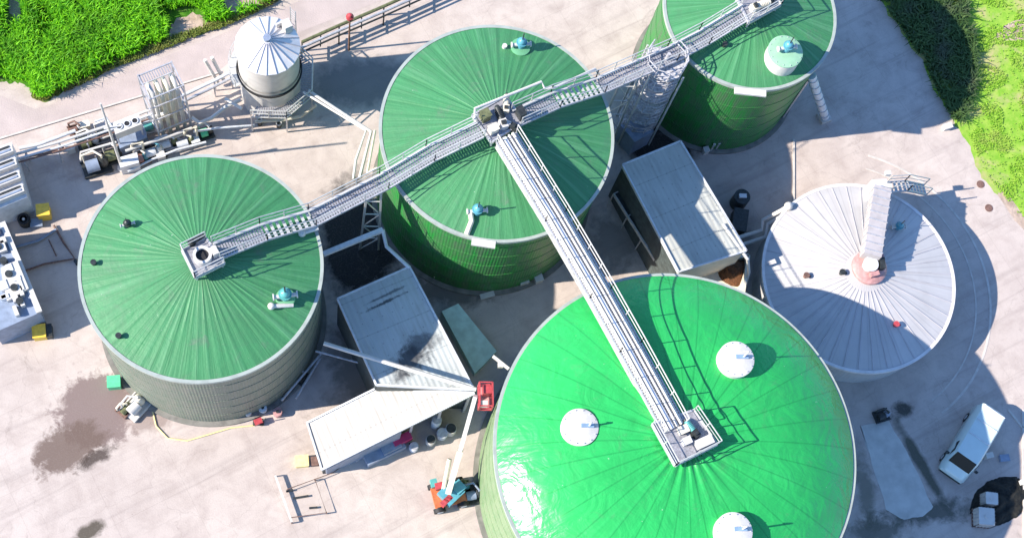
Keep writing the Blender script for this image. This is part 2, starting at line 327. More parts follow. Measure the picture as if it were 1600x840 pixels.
M = dict(
    steel=mat('galvanised_steel', (.50, .50, .52), .42, .35, var=.15, scale=6, dirt=.25, dcol=(.2, .18, .16), dscale=2),
    rail=mat('galvanised_rail', (.50, .50, .48), .4, .2, var=.1, scale=5),
    deck=mat('walkway_grating', (.30, .30, .33), .55, .2, var=.2, scale=10, dirt=.4, dcol=(.1, .1, .1), dscale=2),
    white=mat('white_paint', (.56, .54, .51), .4, var=.08, scale=3, dirt=.25, dcol=(.4, .36, .32), dscale=1.5),
    cream=mat('cream_plaster', (.62, .57, .46), .7, var=.08, dirt=.3, dcol=(.35, .3, .24)),
    dark=mat('dark_machinery', (.035, .04, .04), .45, .2, var=.3, scale=6),
    black=mat('black_rubber', (.012, .012, .014), .7, var=.2),
    teal=mat('teal_enamel', (.08, .32, .30), .5, var=.1, scale=4, coat=.3),
    cyan=mat('cyan_enamel', (.09, .30, .37), .35, var=.1, scale=4),
    pink=mat('faded_red_paint', (.45, .24, .23), .5, var=.2, scale=4),
    red=mat('red_paint', (.42, .06, .07), .4, var=.15, scale=5),
    orange=mat('orange_paint', (.50, .14, .05), .4, var=.15, scale=5),
    oldconc=mat('weathered_concrete', (.20, .19, .17), .85, var=.25, scale=2, dirt=.6, dcol=(.06, .07, .05), dscale=1),
    yellow=mat('yellow_plastic', (.78, .50, .06), .45, var=.12, scale=5),
    paleyellow=mat('pale_yellow_plastic', (.80, .66, .30), .5, var=.1, scale=5),
    green=mat('green_plastic', (.10, .52, .26), .45, var=.1, scale=5),
    olive=mat('olive_cast_iron', (.12, .13, .06), .6, var=.3, scale=5),
    brown=mat('brown_substrate', (.11, .045, .018), .95, var=.35, scale=6, bump=.8, bscale=10),
    rust=mat('rusty_pipe', (.16, .09, .07), .7, var=.3, scale=6),
    concrete=mat('kerb_concrete', (.52, .48, .44), .8, var=.1, scale=3, dirt=.4, dcol=(.25, .22, .19), dscale=1.2),
    slab=mat('pale_slab_concrete', (.50, .49, .46), .8, var=.1, scale=1.2, dirt=.35, dcol=(.25, .25, .22), dscale=.8),
    road=mat('service_road', (.43, .36, .335), .9, var=.08, scale=.6, dirt=.35, dcol=(.30, .25, .23), dscale=.4, bump=.2, bscale=10),
    dirt=mat('bare_sandy_soil', (.40, .31, .25), .95, var=.18, scale=1.5, bump=.6, bscale=4, dirt=.5, dcol=(.2, .14, .09), dscale=1.2),
    glass=mat('dark_window_glass', (.006, .008, .01), .35, spec=.25, var=.05),
    vanw=mat('white_van_paint', (.58, .68, .66), .25, var=.02, scale=2, coat=.5),
    heap=mat('black_soil', (.014, .014, .012), .95, var=.4, scale=5, bump=1, bscale=5),
    leadgrey=mat('blue_grey_panel', (.22, .27, .36), .5, var=.12, scale=3, dirt=.3, dcol=(.1, .1, .12), dscale=2),
    lightgrey=mat('light_grey_panel', (.58, .60, .63), .45, var=.1, scale=3, dirt=.3, dcol=(.3, .3, .32), dscale=2),
    silow=mat('silo_sheet', (.60, .58, .55), .42, .25, var=.1, scale=2, dirt=.3, dcol=(.35, .32, .3), dscale=1),
    silor=mat('silo_roof_sheet', (.72, .71, .70), .35, .15, var=.06, scale=2, dirt=.2, dcol=(.4, .4, .4), dscale=1),
    stair=mat('stair_steel', (.40, .39, .41), .7, .0, var=.3, scale=6, dirt=.4, dcol=(.15, .14, .14), dscale=3),
)
M['g1'] = membrane_mat('green_membrane', (.055, .235, .09), (.13, .34, .17), (.028, .15, .05), .42, .5, .2, 110, dirt=.6)
M['g4'] = membrane_mat('bright_green_membrane', (.026, .40, .09), (.05, .46, .14), (.016, .31, .07), .12, .27, .13, 80, dirt=.3, wr=.15, seams=36)
M['w5'] = membrane_mat('white_roof_sheet', (.50, .485, .48), (.54, .52, .52), (.40, .38, .40), .15, .5, .05, 60, dirt=.12)
M['wall1'] = cladding_mat('grey_green_cladding', (.125, .165, .125), (.18, .19, .155), .5, n_rib=230)
M['wall2'] = cladding_mat('green_cladding', (.012, .22, .03), (.07, .14, .07), .45, n_rib=230, dirt=.35)
M['wall4'] = cladding_mat('pale_green_cladding', (.15, .25, .12), (.21, .28, .16), .5, n_rib=300)
M['wall5'] = cladding_mat('light_grey_cladding', (.45, .44, .44), (.5, .5, .5), .5, n_rib=160)

# ------------------------------------------------------------------ ground, roads, verges
gm = MB(); gm.add([(-400, -300, 0), (500, -300, 0), (500, 600, 0), (-400, 600, 0)], [(0, 1, 2, 3)])
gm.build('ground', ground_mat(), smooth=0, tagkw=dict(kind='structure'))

def sheet(name, px, z, m, kind='structure', world=False):
    pts = [(p[0], p[1]) for p in (px if world else [at(a, b) for a, b in px])]
    ar = sum(pts[i][0] * pts[(i + 1) % len(pts)][1] - pts[(i + 1) % len(pts)][0] * pts[i][1] for i in range(len(pts)))
    if ar < 0: pts = pts[::-1]
    mb = MB(); mb.add([(p[0], p[1], z) for p in pts], [tuple(range(len(pts)))])
    return mb.build(name, m, smooth=0, tagkw=dict(kind=kind))

def wob(pts, amp, n=6, seed=1):
    """roughen a pixel polyline"""
    rnd = random.Random(seed); out = []
    for (a, b) in zip(pts, pts[1:]):
        for i in range(n):
            t = i / n; out.append((a[0] + (b[0] - a[0]) * t + rnd.uniform(-amp, amp), a[1] + (b[1] - a[1]) * t + rnd.uniform(-amp, amp)))
    return out + [pts[-1]]

LV = [(-700, 330), (0, 128), (22, 130), (45, 134), (52, 155), (70, 158), (100, 142), (180, 105), (250, 72), (300, 58), (345, 42), (400, 18), (445, -3), (560, -60), (900, -240)]
left_edge = wob(LV, 3, 5, 3)
RV = [(1360, -220), (1362, -60), (1372, 0), (1402, 38), (1440, 95), (1466, 150), (1490, 190), (1510, 216), (1530, 268), (1560, 306), (1600, 352), (1660, 440), (1800, 700), (1850, 900)]
right_edge = wob(RV, 3, 5, 5)
GL = grass_ground_mat('crop_soil', (.03, .12, .01), (.08, .22, .02), (.36, .25, .17), .5)
GR = grass_ground_mat('verge_turf', (.14, .34, .025), (.30, .44, .07), (.42, .36, .18), .8)
sheet('grass_ground', left_edge + [(900, -900), (-700, -900)], .008, GL)
sheet('grass_ground', right_edge + [(3600, 900), (3600, -900), (1360, -900)], .008, GR)
# service road along the crop field with its kerb line
sheet('road', wob([(-700, 345), (0, 150), (55, 170), (75, 166), (180, 118), (300, 72), (400, 32), (450, 10), (560, -45), (900, -230)], 1, 3, 8) + [(1000, -190), (650, -20), (370, 88), (340, 112), (0, 214), (-700, 420)], .004, M['road'])
kb = MB()
kp = [at(x, y, .0) for x, y in [(-700, 424), (0, 217), (170, 166), (345, 113)]]
for a, b in zip(kp, kp[1:]): kb.bar(a + Vector((0, 0, .04)), b + Vector((0, 0, .04)), .12, .12)
kb.build('kerb', M['concrete'], tagkw=dict(kind='structure'))
sheet('bare_soil', wob([(268, 36), (300, 20), (318, 28), (312, 52), (290, 66), (268, 70), (262, 52), (268, 36)], 3, 3, 2), .014, M['dirt'])
sheet('bare_soil', wob([(350, 0), (400, -8), (405, 6), (372, 20), (352, 12), (350, 0)], 3, 3, 9), .014, M['dirt'])
sheet('bare_soil', wob([(14, -5), (30, -5), (34, 20), (26, 34), (16, 22), (14, -5)], 2, 3, 11), .014, M['dirt'])
sheet('bare_soil', wob([(1568, 40), (1610, 28), (1620, 60), (1575, 62), (1555, 60), (1568, 40)], 4, 3, 12), .014, M['dirt'])
sheet('bare_soil', wob([(1560, 300), (1568, 300), (1600, 338), (1625, 380), (1600, 360), (1560, 306)], 3, 3, 13), .014, M['dirt'])
# pale slabs in the shade right of the big tank and between the sheds
sheet('slab', wob([(1345, 665), (1388, 655), (1425, 722), (1458, 792), (1442, 806), (1412, 812), (1385, 795), (1362, 725), (1345, 665)], 1.5, 4, 21), .010, M['slab'])
T5C = Vector((33.881, 29.662, 0))
rg = MB(); rg.ring(T5C, 10.1, 10.25, .0, .02, 90, radians(-55), radians(75)); rg.ring(T5C, 9.1, 9.2, .0, .02, 90, radians(-55), radians(75)); rg.build('kerb', M['concrete'], tagkw=dict(kind='structure'))
# straight kerb by the far pavement
kb = MB()
for a, b in (((1240, 218), (1240, 330)), ((1598, 640), (1600, 860)), ((1575, 640), (1598, 668))):
    p, q = at(*a), at(*b); kb.bar(p + Vector((0, 0, .03)), q + Vector((0, 0, .03)), .14, .1)
kb.build('kerb', M['concrete'], tagkw=dict(kind='structure'))

# ------------------------------------------------------------------ vegetation (uncountable)
def leaf_mat(name, a, b_, c3):
    m = bpy.data.materials.new(name); m.use_nodes = True; n, l = N(m); b = n['Principled BSDF']
    g = n.new('ShaderNodeNewGeometry')
    c = mixc(n, l, g.outputs['Random Per Island'], a, b_)
    c = mixc(n, l, ramp(n, l, noise(n, l, g.outputs['Position'], .5, 5, .6), .5, .68, 0, .6), c, c3)
    l.new(c, b.inputs['Base Color']); b.inputs['Roughness'].default_value = .6; b.inputs['Specular IOR Level'].default_value = .3
    tr = n.new('ShaderNodeBsdfTranslucent'); l.new(c, tr.inputs[0]); mx = n.new('ShaderNodeMixShader'); mx.inputs[0].default_value = .3
    l.new(b.outputs[0], mx.inputs[1]); l.new(tr.outputs[0], mx.inputs[2]); l.new(mx.outputs[0], n['Material Output'].inputs[0])
    return m
def inside(pt, poly):
    x, y = pt; c = False; n = len(poly)
    for i in range(n):
        x1, y1 = poly[i]; x2, y2 = poly[(i + 1) % n]
        if (y1 > y) != (y2 > y) and x < (x2 - x1) * (y - y1) / (y2 - y1) + x1: c = not c
    return c
def blades(name, polypx, n, hmin, hmax, wdt, m, label_kind, skip=(), seed=1, dens=None, lean=.5, per=5):
    rnd = random.Random(seed); poly = [(p.x, p.y) for p in (at(a, b) for a, b in polypx)]
    xs = [p[0] for p in poly]; ys = [p[1] for p in poly]; mb = MB(); cnt = 0; tries = 0
    sk = [[(p.x, p.y) for p in (at(a, b) for a, b in q)] for q in skip]
    while cnt < n and tries < n * 8:
        tries += 1
        x = rnd.uniform(min(xs), max(xs)); y = rnd.uniform(min(ys), max(ys))
        if not inside((x, y), poly) or any(inside((x, y), q) for q in sk): continue
        if dens and rnd.random() > dens(x, y): continue
        cnt += 1; H = rnd.uniform(hmin, hmax); a0 = rnd.uniform(0, 6.28)
        for k in range(per):
            a = a0 + k * 2 * pi / per + rnd.uniform(-.4, .4); L = H * rnd.uniform(.7, 1.1); ln = lean * rnd.uniform(.5, 1.3)
            dx, dy = cos(a), sin(a); px, py = -dy * wdt, dx * wdt
            b0 = Vector((x, y, .0)); p1 = b0 + Vector((dx * L * ln * .4, dy * L * ln * .4, L * .75)); p2 = b0 + Vector((dx * L * ln, dy * L * ln, L * rnd.uniform(.65, 1)))
            mb.add([(b0.x - px * .5, b0.y - py * .5, 0), (b0.x + px * .5, b0.y + py * .5, 0), (p1.x + px, p1.y + py, p1.z), (p1.x - px, p1.y - py, p1.z), (p2.x, p2.y, p2.z)], [(0, 1, 2, 3), (3, 2, 4)])
    return mb.build(name, m, smooth=0, tagkw=label_kind)
from mathutils import noise as mn
crop_poly = [(-60, -60), (460, -60), (440, -2), (398, 16), (345, 34), (322, 36), (300, 18), (265, 34), (258, 62), (240, 70), (180, 100), (100, 138), (72, 154), (56, 150), (48, 130), (22, 124), (-60, 120)]
blades('crop', crop_poly, 17000, .3, 1.25, .032, leaf_mat('crop_leaves', (.06, .30, .004), (.26, .66, .01), (.035, .15, .004)), dict(kind='stuff'),
       skip=([(6, -40), (38, -40), (40, 30), (10, 34)], [(338, -60), (430, -60), (412, 12), (344, 24)], [(262, 18), (300, 8), (322, 22), (322, 52), (290, 72), (258, 64)]), seed=4,
       dens=lambda x, y: (1.0 if mn.noise(Vector((x * .9, y * .35, 3))) > -.2 else .15) * (1 if sin(x * 8.5 + y * .8) > -.6 else .3), lean=.5)
edge_poly = wob([(52, 154), (70, 160), (180, 108), (300, 60), (345, 44), (445, 0), (440, -8), (345, 32), (250, 62), (180, 94), (70, 146), (52, 140)], 2, 2, 3)
blades('grass', edge_poly, 2600, .12, .4, .03, leaf_mat('dry_grass', (.14, .22, .03), (.30, .32, .08), (.3, .22, .1)), dict(kind='stuff'), seed=6)
rg_poly = [(1500, -40), (1660, -40), (1660, 420), (1606, 352), (1562, 300), (1534, 264), (1514, 214), (1494, 186), (1520, 130), (1516, 60)]
blades('grass', rg_poly, 9000, .04, .2, .022, leaf_mat('verge_grass', (.22, .50, .03), (.46, .66, .09), (.52, .50, .18)), dict(kind='stuff'), seed=8,
       dens=lambda x, y: 1.0 if mn.noise(Vector((x * .6, y * .6, 8))) > .0 else .1)
sc_poly = [(1374, -40), (1374, 0), (1404, 38), (1442, 95), (1468, 150), (1488, 186), (1500, 190), (1522, 130), (1516, 50), (1490, -40)]
blades('undergrowth', sc_poly, 2300, .1, .9, .045, leaf_mat('shrub_leaves', (.03, .08, .02), (.10, .17, .05), (.10, .10, .08)), dict(kind='stuff'), seed=9,
       dens=lambda x, y: 1.0 if mn.noise(Vector((x * .9, y * .9, 1))) > -.15 else .12, lean=1.1)

# ------------------------------------------------------------------ tanks
TK = {1: (-7.453, 27.037, 6.788, 10.136), 2: (9.538, 36.067, 7.081, 9.775), 3: (25.845, 45.056, 5.601, 9.613), 4: (19.342, 16.703, 10.393, 10.178), 5: (33.881, 29.662, 6.471, 2.874)}
PROF = {1: (1.25, 1.35), 2: (1.25, 1.35), 3: (1.0, 1.35), 4: (2.3, 3.4), 5: (1.25, 1.05)}
def roofz(i, x, y):
    cx, cy, R, h = TK[i]; A, p = PROF[i]; t = min(1, hypot(x - cx, y - cy) / R)
    return h + A * (1 - t ** p)
def on_roof(i, px, py, dz=0):
    z = TK[i][3] + 1
    for _ in range(12):
        p = at(px, py, z); z = roofz(i, p.x, p.y) + dz
    return at(px, py, z)

def railing_ring(c, r, z, h=.9, step=1.2, a0=0, a1=2 * pi, rr=.03):
    mb = MB(); L = r * (a1 - a0); n = max(3, int(L / step)); full = abs(a1 - a0 - 2 * pi) < 1e-3
    for k in range(n + (0 if full else 1)):
        a = a0 + (a1 - a0) * k / n; mb.bar((c[0] + r * cos(a), c[1] + r * sin(a), z), (c[0] + r * cos(a), c[1] + r * sin(a), z + h), rr * 1.6, rr * 1.6)
    for zz in (z + h, z + h * .5):
        mb.ring(c, r - rr, r + rr, zz - rr, zz + rr, max(24, n * 3), a0, None if full else a1)
    return mb

def tank(i, label, wallm, roofm, folds, fold_amp, name='digester_tank', rim_w=.22, rimm='rim'):
    cx, cy, R, h = TK[i]; A, p = PROF[i]
    t = empty(name, (cx, cy, 0), label, 'storage tank', 'round biogas tanks of the plant' if i != 5 else None)
    wl = MB(); wl.lathe((cx, cy), [(R - .12, 0), (R - .12, h - .05)], 180, cap=False); o = wl.build('wall', wallm, t)
    # stiffening hoops, one part
    hp = MB()
    k = 1.7
    while k < h - .6 and i != 5: hp.ring((cx, cy), R - .118, R - .095, k - .025, k + .025, 120); k += 1.7
    if hp.v: hp.build('wall_hoops', wallm, t)
    rf = MB(); na = 360; nr = 34; rnd = random.Random(i * 11)
    ph = [rnd.uniform(0, 6.28) for _ in range(6)]
    for a in range(na):
        th = 2 * pi * a / na
        f = (abs(sin(th * folds / 2 + .15 * sin(3 * th + ph[0]))) ** .7) if folds else 0
        for j in range(nr + 1):
            tt = j / nr; r = tt * (R - .16)
            z = h + A * (1 - (r / R) ** p)
            z -= fold_amp * f * min(1, tt * 2.2) * (1 - .6 * tt)
            if i == 4:
                z += .05 * sin(th * 23 + ph[1] + tt * 4) * max(0, 1 - tt * 2.2) * min(1, tt * 8)
                dth = (th - pi * 1.04 + pi) % (2 * pi) - pi
                z += .045 * sin(tt * 60 + 6 * sin(th * 9)) * math.exp(-(dth / .5) ** 2) * max(0, (tt - .7) / .3) * (1 - tt) * 4
            rf.v.append((cx + r * cos(th), cy + r * sin(th), z))
    for a in range(na):
        b = (a + 1) % na
        for j in range(nr): rf.f.append((a * (nr + 1) + j, a * (nr + 1) + j + 1, b * (nr + 1) + j + 1, b * (nr + 1) + j))
    rf.build('roof', roofm, t, smooth=60 if i == 4 else 25)
    rm = MB(); rm.ring((cx, cy), R - .16, R + .03, h - .2, h + .06, 180)
    rm.build('rim', M[rimm], t)
    if i != 5:
        bs = MB(); bs.ring((cx, cy), R - .12, R + .2, 0, .15, 160); bs.build('base_ring', M['oldconc'], t)
    return t
M['landing'] = mat('landing_grating', (.46, .45, .46), .5, .0, var=.35, scale=7, dirt=.4, dcol=(.2, .2, .2), dscale=4)
M['rim'] = mat('rim_band', (.36, .40, .36), .5, .1, var=.12, scale=2, dirt=.3, dcol=(.28, .3, .27), dscale=2)
M['rimw'] = mat('pale_rim_band', (.66, .63, .62), .5, var=.1, scale=2, dirt=.2, dcol=(.4, .38, .37))
t1 = tank(1, 'round tank with dusty green ribbed cone roof and grey green wall, leftmost green tank', M['wall1'], M['g1'], 64, .04)
t2 = tank(2, 'round tank with dusty green cone roof where three walkways meet, bright green wall', M['wall2'], M['g1'], 64, .04)
t3 = tank(3, 'smallest green roofed round tank with bright green wall beside the spiral stair', M['wall2'], M['g1'], 40, .035)
t4 = tank(4, 'largest round tank with smooth bright green dome roof and white round roof vents', M['wall4'], M['g4'], 0, 0)
t5 = tank(5, 'low round tank with white ribbed metal cone roof beside the big green dome', M['wall5'], M['w5'], 0, 0, rimm='rimw')
# standing seams of the white roof (surface pattern of the roof, one part)
sm = MB(); cx, cy, R, h = TK[5]
M['seam'] = mat('seam_metal', (.46, .44, .46), .5, .1, var=.15)
for k in range(40):
    a = 2 * pi * (k + .3) / 40; prev = None
    for j in range(1, 13):
        r = .9 + (R - 1.1) * j / 12; p = Vector((cx + r * cos(a), cy + r * sin(a), roofz(5, cx + r * cos(a), cy + r * sin(a)) + .012))
        if prev: sm.bar(prev, p, .04, .05)
        prev = p
sm.build('roof_seams', M['seam'], t5)
# wall cap boxes on the rims
def rim_box(i, t, px, py, w=1.3):
    cx, cy, R, h = TK[i]; p = at(px, py, h); a = atan2(p.y - cy, p.x - cx)
    mb = MB(); mb.box((cx + (R + .16) * cos(a), cy + (R + .16) * sin(a), h + .02), (.42, w, .16), a)
    mb.build('overflow_box', M['white'], t)
rim_box(2, t2, 755, 383, 1.4); rim_box(3, t3, 1172, 142, 2.0)

# ------------------------------------------------------------------ walkways
def walkway(name, label, pts, wd, group=None, stairs=(), style='deck', mdeck='deck', railm='rail', skip_rail=(), toe=True):
    pts = [Vector(p) for p in pts]
    t = empty(name, (pts[0].x, pts[0].y, pts[0].z - .1), label, 'walkway', group)
    dk = MB(); rl = MB(); bm_ = MB(); tr = MB(); cbm = MB()
    # offset corner lines
    def offs(d):
        out = []
        for i, p in enumerate(pts):
            a = (pts[i] - pts[i - 1]) if i > 0 else (pts[1] - pts[0]); b = (pts[i + 1] - pts[i]) if i < len(pts) - 1 else a
            a = Vector((a.x, a.y, 0)).normalized(); b = Vector((b.x, b.y, 0)).normalized(); t_ = (a + b).normalized()
            nrm = Vector((-t_.y, t_.x, 0)); out.append(p + nrm * d / max(.5, t_.dot(a)))
        return out
    A = offs(wd / 2); B = offs(-wd / 2)
    for i in range(len(pts) - 1):
        L = (pts[i + 1] - pts[i]).length
        if i in stairs:
            n = int(L / .34)
            for k in range(n):
                a = A[i].lerp(A[i + 1], (k + .5) / n); b = B[i].lerp(B[i + 1], (k + .5) / n); tr.bar(a, b, .17, .05)
        else:
            # grating: close-set cross bars over bearing bars
            n = int(L / .16)
            for k in range(n):
                a = A[i].lerp(A[i + 1], (k + .5) / n); b = B[i].lerp(B[i + 1], (k + .5) / n); dk.bar(a, b, .115, .04)
            for e in (.25, .5, .75): dk.bar(A[i].lerp(B[i], e) - Vector((0, 0, .01)), A[i + 1].lerp(B[i + 1], e) - Vector((0, 0, .01)), .05, .05)
            if i + 1 in stairs or i == len(pts) - 2: dk.build('deck', M[mdeck], t, smooth=0); dk = MB()
        for S in (A, B):
            bm_.bar(S[i] - Vector((0, 0, .06)), S[i + 1] - Vector((0, 0, .06)), .07, .2)
            if i in skip_rail: continue
            rl.tube([S[i] + Vector((0, 0, 1.05)), S[i + 1] + Vector((0, 0, 1.05))], .036, 6)
            rl.tube([S[i] + Vector((0, 0, .55)), S[i + 1] + Vector((0, 0, .55))], .026, 6)
            m_ = max(1, int(L / 1.3))
            for k in range(m_ + 1):
                p = S[i].lerp(S[i + 1], k / m_); rl.bar(p, p + Vector((0, 0, 1.05)), .05, .05)
    if dk.v: dk.build('deck', M[mdeck], t, smooth=0)
    if tr.v: tr.build('stair_treads', M['rail'], t, smooth=0)
    bm_.build('side_beams', M['steel'], t, smooth=0); rl.build('railing', M[railm], t)
    return t, A, B
def platform(name, label, corners, z, group=None, thick=.12, gap=None, legs=None):
    c = sum((Vector((p[0], p[1], 0)) for p in corners), Vector()) / len(corners)
    t = empty(name, (c.x, c.y, z - .3), label, 'platform', group)
    fl = MB(); fl.prism([(p[0], p[1]) for p in corners], z - thick, z); fl.build('floor', M['deck'], t, smooth=0)
    fr = MB(); rl = MB(); n = len(corners)
    for i in range(n):
        a = Vector((*corners[i][:2], z)); b = Vector((*corners[(i + 1) % n][:2], z))
        fr.bar(a - Vector((0, 0, .06)), b - Vector((0, 0, .06)), .12, .26)
        if gap and i in gap: continue
        for hh, r in ((1.05, .036), (.55, .026)): rl.tube([a + Vector((0, 0, hh)), b + Vector((0, 0, hh))], r, 6)
        rl.bar(a + Vector((0, 0, .1)), b + Vector((0, 0, .1)), .03, .15)
        m_ = max(1, int((b - a).length / 1.1))
        for k in range(m_ + 1): p = a.lerp(b, k / m_); rl.bar(p, p + Vector((0, 0, 1.05)), .05, .05)
    fr.build('frame', M['steel'], t, smooth=0); rl.build('railing', M['rail'], t)
    if legs:
        lg = None
        for i in range(n):
            a = Vector((*corners[i][:2], z)); a = a.lerp(c + Vector((0, 0, z)), .12); mb = MB(); mb.bar((a.x, a.y, legs), (a.x, a.y, z - .1), .1, .1); mb.build('leg', M['steel'], t, smooth=0)
    return t
def V(px, py, z): return at(px, py, z)
def motor(name, label, p, rz, m1, m2, s=1., group=None):
    """agitator drive: gearbox, motor barrel, cooling cap"""
    t = empty(name, p, label, 'agitator motor', group)
    a = MB(); a.box((p.x, p.y, p.z + .18 * s), (.5 * s, .4 * s, .36 * s), rz); a.cyl((p.x, p.y), .3 * s, p.z, p.z + .06, 20); a.build('gearbox', m1, t)
    d = Vector((cos(rz), sin(rz), 0)); b = MB(); b.tube([p + d * .25 * s + Vector((0, 0, .22 * s)), p + d * .95 * s + Vector((0, 0, .22 * s))], .19 * s, 16)
    for k in range(5): q = p + d * (.35 + .1 * k) * s + Vector((0, 0, .22 * s)); b.tube([q, q + d * .03], .215 * s, 16)
    b.build('motor_barrel', m2, t)
    c = MB(); q = p + d * .95 * s + Vector((0, 0, .22 * s)); c.tube([q, q + d * .14 * s], .17 * s, 16, r2=.12 * s); c.build('end_cap', M['dark'], t); c = MB(); c.box((p.x, p.y, p.z + .44 * s), (.2 * s, .26 * s, .16 * s), rz); c.build('terminal_box', M['dark'], t)
    return t

Z1 = 11.95; Z2 = 11.9; Z3 = 11.2; Z4 = 13.05
# platforms
pl1 = platform('roof_platform', 'small square grating platform round an open black manhole on the leftmost green roof', [V(284, 391, Z1), V(322, 372, Z1), V(351, 411, Z1), V(305, 434, Z1)], Z1, 'platforms on the tank roofs', gap=(1,), legs=11.0)
p = V(317, 402, Z1)
mh = empty('manhole', p, 'open round manhole with pale collar and black inside on the leftmost roof platform', 'manhole')
b = MB(); b.ring(p, .36, .52, p.z, p.z + .5, 28); b.build('collar', M['white'], mh); b = MB(); b.cyl(p, .36, p.z + .02, p.z + .3, 28); b.build('well', M['black'], mh)
motor('agitator_motor', 'dark agitator motor beside the open manhole on the leftmost tank', V(300, 380, Z1) + Vector((0, 0, .02)), .6, M['dark'], M['dark'], .75, 'agitator motors on the roof platforms')
b = MB(); q = V(336, 396, Z1); b.box((q.x, q.y, q.z + .3), (.35, .5, .6), .5); tag(b.build('control_box', M['white'], origin=q), 'white control cabinet between the manhole and the walkway of the leftmost tank', 'cabinet', 'control boxes on the platforms')

pl2 = platform('roof_platform', 'cluttered hub platform on the middle green roof where three walkways meet', [V(738, 180, Z2), V(790, 150, Z2), V(818, 190, Z2), V(768, 222, Z2)], Z2, 'platforms on the tank roofs', gap=(0, 1, 2, 3), legs=11.0)
motor('agitator_motor', 'white motor with dark gearbox at the centre of the hub platform on the middle tank', V(786, 196, Z2), 1.9, M['white'], M['dark'], 1.1, 'agitator motors on the roof platforms')
motor('agitator_motor', 'dark motor beside the long white walkway end on the hub platform', V(802, 200, Z2), 2.6, M['dark'], M['white'], .9, 'agitator motors on the roof platforms')
motor('agitator_motor', 'cream motor standing at the back of the hub platform', V(790, 172, Z2), 1.5, M['cream'], M['cream'], .9, 'agitator motors on the roof platforms')
for k, (px, py, sx, sy, hh, mm, lb) in enumerate([(757, 185, .5, .5, .7, 'olive', 'square olive hopper on the hub platform of the middle tank'), (770, 205, .5, .4, .5, 'cream', 'cream control cabinet at the front corner of the hub platform'), (812, 182, .35, .55, .8, 'dark', 'tall dark cabinet at the right side of the hub platform')]):
    q = V(px, py, Z2); b = MB(); b.box((q.x, q.y, q.z + hh / 2), (sx, sy, hh), .5); b.box((q.x, q.y, q.z + hh + .03), (sx + .08, sy + .08, .05), .5)
    tag(b.build('control_box', M[mm], origin=q), lb, 'cabinet', 'control boxes on the platforms')

c4 = [V(1019, 662, Z4), V(1084, 640, Z4), V(1121, 694, Z4), V(1055, 727, Z4)]
pl4 = platform('roof_platform', 'large square pale platform at the top of the bright green dome', c4, Z4, 'platforms on the tank roofs', gap=(0,), legs=11.6)
motor('agitator_motor', 'teal agitator motor beside the white cabinet on the big dome platform', V(1086, 678, Z4), 2.2, M['dark'], M['teal'], .9, 'agitator motors on the roof platforms')
for px, py, sx, sy, hh, lb, mm in ((1098, 692, .95, .45, .45, 'long low white cabinet at the edge of the big dome platform', 'white'), (1071, 690, .45, .35, .4, 'small white box in the middle of the big dome platform', 'white'), (1066, 672, .55, .4, .3, 'cream box in front of the walkway on the big dome platform', 'cream')):
    q = V(px, py, Z4); b = MB(); b.box((q.x, q.y, q.z + hh / 2), (sx, sy, hh), .42); b.box((q.x, q.y, q.z + hh + .02), (sx + .06, sy + .06, .04), .42)
    tag(b.build('control_box', M[mm], origin=q), lb, 'cabinet', 'control boxes on the platforms')
pl3 = platform('roof_platform', 'pale platform on the smallest green tank, cut by the top edge of the photo', [V(1150, -6, Z3), V(1200, -26, Z3), V(1220, 8, Z3), V(1170, 36, Z3)], Z3, 'platforms on the tank roofs', gap=(3,), legs=10.3)
motor('agitator_motor', 'cream agitator motor on the platform of the smallest green tank', V(1178, 14, Z3), .4, M['cream'], M['cream'], 1.1, 'agitator motors on the roof platforms')
motor('agitator_motor', 'dark motor at the right side of the smallest tank platform', V(1204, 2, Z3), 2.5, M['dark'], M['white'], .8, 'agitator motors on the roof platforms')

# bridges between the tanks
w12, A12, B12 = walkway('walkway', 'long steel footbridge with railings from the leftmost tank to the middle hub', [V(338, 392, Z1), V(412, 362, 11.5), V(488, 340, 10.75), V(600, 283, 10.75), V(672, 240, 11.2), V(750, 202, Z2)], 1.05, 'footbridges between the tank roofs', stairs=(1,))
w23, A23, B23 = walkway('walkway', 'steel footbridge with a stepped part from the middle hub to the smallest tank', [V(806, 184, Z2), V(868, 156, 11.5), V(938, 133, 10.7), V(1050, 84, 10.5), V(1100, 58, 10.6), V(1166, 18, Z3)], 1.1, 'footbridges between the tank roofs', stairs=(1,))
w24, A24, B24 = walkway('walkway', 'broad pale footbridge carrying pipes from the middle hub to the big dome', [V(791, 214, Z2), V(868, 338, 12.2), V(938, 458, 12.6), V(985, 542, 13.05), V(1054, 668, Z4)], 1.35, 'footbridges between the tank roofs', mdeck='white', railm='white')
# pipes and cable tray that run along the broad bridge (its parts)
for k, (o, r, mm) in enumerate(((-.42, .10, 'white'), (-.15, .07, 'white'), (.42, .06, 'lightgrey'))):
    b = MB(); b.tube([a.lerp(c, .5 + o / 1.35) + Vector((0, 0, .16)) for a, c in zip(A24, B24)], r, 10); b.build('pipe', M[mm], w24)
b = MB()
for i in range(len(A24) - 1): a_ = A24[i].lerp(B24[i], .5) - Vector((0, 0, .45)); c_ = A24[i + 1].lerp(B24[i + 1], .5) - Vector((0, 0, .45)); b.bar(a_, c_, 1.25, .6)
b.build('duct_casing', M['white'], w24, smooth=0)
b = MB()
for i in range(len(A24) - 1): b.bar(A24[i].lerp(B24[i], .62) + Vector((0, 0, .12)), A24[i + 1].lerp(B24[i + 1], .62) + Vector((0, 0, .12)), .22, .08)
b.build('cable_tray', M['lightgrey'], w24)
b = MB()
